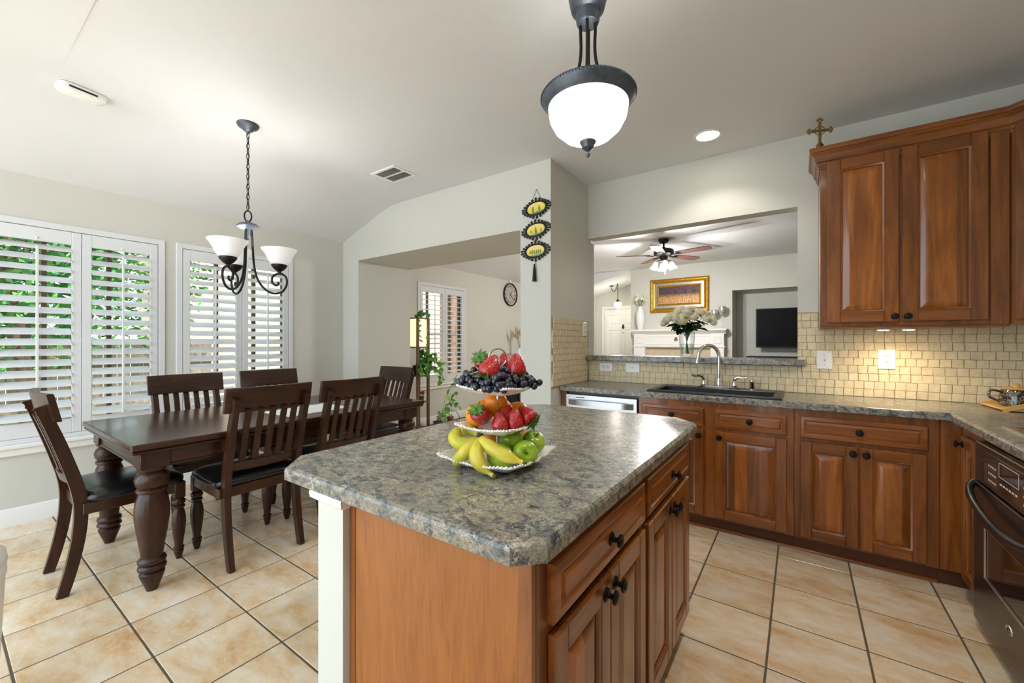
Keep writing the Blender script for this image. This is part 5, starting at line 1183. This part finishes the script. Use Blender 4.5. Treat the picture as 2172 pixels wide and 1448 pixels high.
def heart(name, mat, L=.07):
    b = MB(); b.add([(0, 0, 0), (-.42*L, .10*L, .05*L), (-.5*L, .38*L, .08*L), (-.28*L, .78*L, 0), (0, 1.05*L, -.12*L), (.28*L, .78*L, 0), (.5*L, .38*L, .08*L), (.42*L, .10*L, .05*L), (0, .45*L, -.02*L)], [(0,1,8),(1,2,8),(2,3,8),(3,4,8),(4,5,8),(5,6,8),(6,7,8),(7,0,8)])
    return b.mesh(name, mat, 0, False)
me_h = heart('leaf', m_pot)
def potted(name, label, loc, pr_, ph, pmat, vines, seed, ls=1.0, per=9):
    rn = random.Random(seed); o = thing(name, label, 'plant', loc, 0)
    MB().lathe([(0, 0), (pr_*.75, 0), (pr_, ph), (pr_*1.06, ph), (pr_*1.06, ph-.012), (pr_*.94, ph-.012), (pr_*.9, ph-.02), (0, ph-.02)], 22).build('pot', pmat, o)
    vb = MB()
    for pts in vines:
        sp_ = spline([(0, 0, ph-.02)]+pts, 6); vb.tube(sp_, .0022, 4)
        for k in range(per):
            q = sp_[min(len(sp_)-1, int((k+1)/per*(len(sp_)-1)))]
            place(me_h, 'leaf', o, q, (rn.uniform(-1.5, -.5), rn.uniform(-.4, .4), rn.uniform(0, 2*PI)), (ls*rn.uniform(.7, 1.2),)*3)
    vb.build('vines', m_vine, o); return o
m_gpot = plain('grey_pot', '#4b4d50', .6); m_pink = plain('pink_pot', '#d79a9a', .5); m_terra = plain('brown_pot', '#7a4636', .7)
potted('pothos_plant', 'bushy trailing pothos in a black pot on the middle shelf', (px_, py_, .816), .075, .13, m_blackpl,
       [[(.06, -.03, .2), (.12, -.05, .28)], [(.1, .05, .22), (.2, .12, .25), (.22, .2, .15)], [(0, .1, .24), (.1, .22, .22), (.12, .33, .08)], [(.08, 0, .26), (.15, .02, .33)], [(.12, .1, .15), (.2, .22, .05), (.2, .28, -.06)], [(.08, -.06, .18), (.16, -.1, .12), (.17, -.1, .02)], [(.1, .14, .2), (.16, .25, .17), (.17, .36, .16)], [(-.02, .05, .28), (.02, .1, .36)], [(.1, -.02, .2), (.14, .0, .1), (.15, .02, .02)], [(.1, .1, .26), (.15, .16, .3)], [(.08, .16, .14), (.14, .26, .0), (.15, .3, -.1)], [(.1, -.04, .12), (.15, -.06, .05)], [(.12, .05, .17), (.17, .1, .1)]], 1, 1.0, 13)
potted('top_pothos', 'small pale trailing plant on top of the shelf lamp', (px_, py_, 1.601), .05, .04, m_gpot, [[(.08, .02, .07), (.13, .05, .03), (.15, .03, -.25), (.15, .0, -.42)], [(.1, -.06, .06), (.15, -.1, -.1), (.15, -.12, -.3)], [(.04, .08, .08), (.08, .12, .06)], [(.05, -.02, .09), (.09, 0, .1)]], 2, .85, 9)
potted('tall_houseplant', 'leggy houseplant in a dark grey pot on the floor by the shelf lamp', (-4.08, 4.08, 0), .09, .17, m_gpot, [[(.02, .1, .35), (.05, .22, .45), (.08, .3, .35)], [(0, .12, .5), (.05, .2, .68), (.05, .3, .80)], [(.05, .08, .3), (.1, .2, .3), (.12, .28, .2)], [(.05, .0, .28), (.12, -.02, .33)], [(.02, .16, .4), (.06, .26, .56)]], 3, 1.1, 6)
potted('pink_pot_plant', 'small plant in a pink pot on the floor', (-4.36, 4.40, 0), .075, .17, m_pink, [[(.02, .02, .25), (.04, .05, .3)], [(-.02, -.03, .24)], [(.05, -.02, .22)]], 4, .7, 4)
potted('brown_pot_plant', 'tiny plant in a brown clay pot beside the pink pot', (-4.36, 4.58, 0), .05, .13, m_terra, [[(.01, .02, .18)], [(-.02, 0, .17)]], 5, .5, 3)
rf = thing('red_flower', 'red flower in a small pot on the lower lamp shelf', 'flower', (px_+.03, py_+.02, .456)); MB().lathe([(0, 0), (.035, 0), (.045, .07), (0, .07)], 14).build('pot', m_gpot, rf); b = MB()
for k in range(9): a = k*.7; b.sph((.035*math.cos(a), .035*math.sin(a), .1+.012*(k % 3)), .02, 7, 5, (1, 1, .6))
b.build('petals', plain('red_petal', '#c01f2b', .5), rf)
# bin at the left edge
tbn = thing('waste_bin', 'white rounded lid waste bin at the left picture edge', 'bin', (-2.258, .008, 0)); tbn.scale = (1, 1, .87); MB().lathe([(0, 0), (.125, 0), (.13, .01), (.15, .56), (.153, .565), (.153, .60), (.15, .605), (.0, .605)], 36).build('body', m_white, tbn); MB().lathe([(.152, .607), (.155, .615), (.15, .65), (.12, .685), (.06, .70), (0, .703)], 36).build('lid', m_white, tbn)
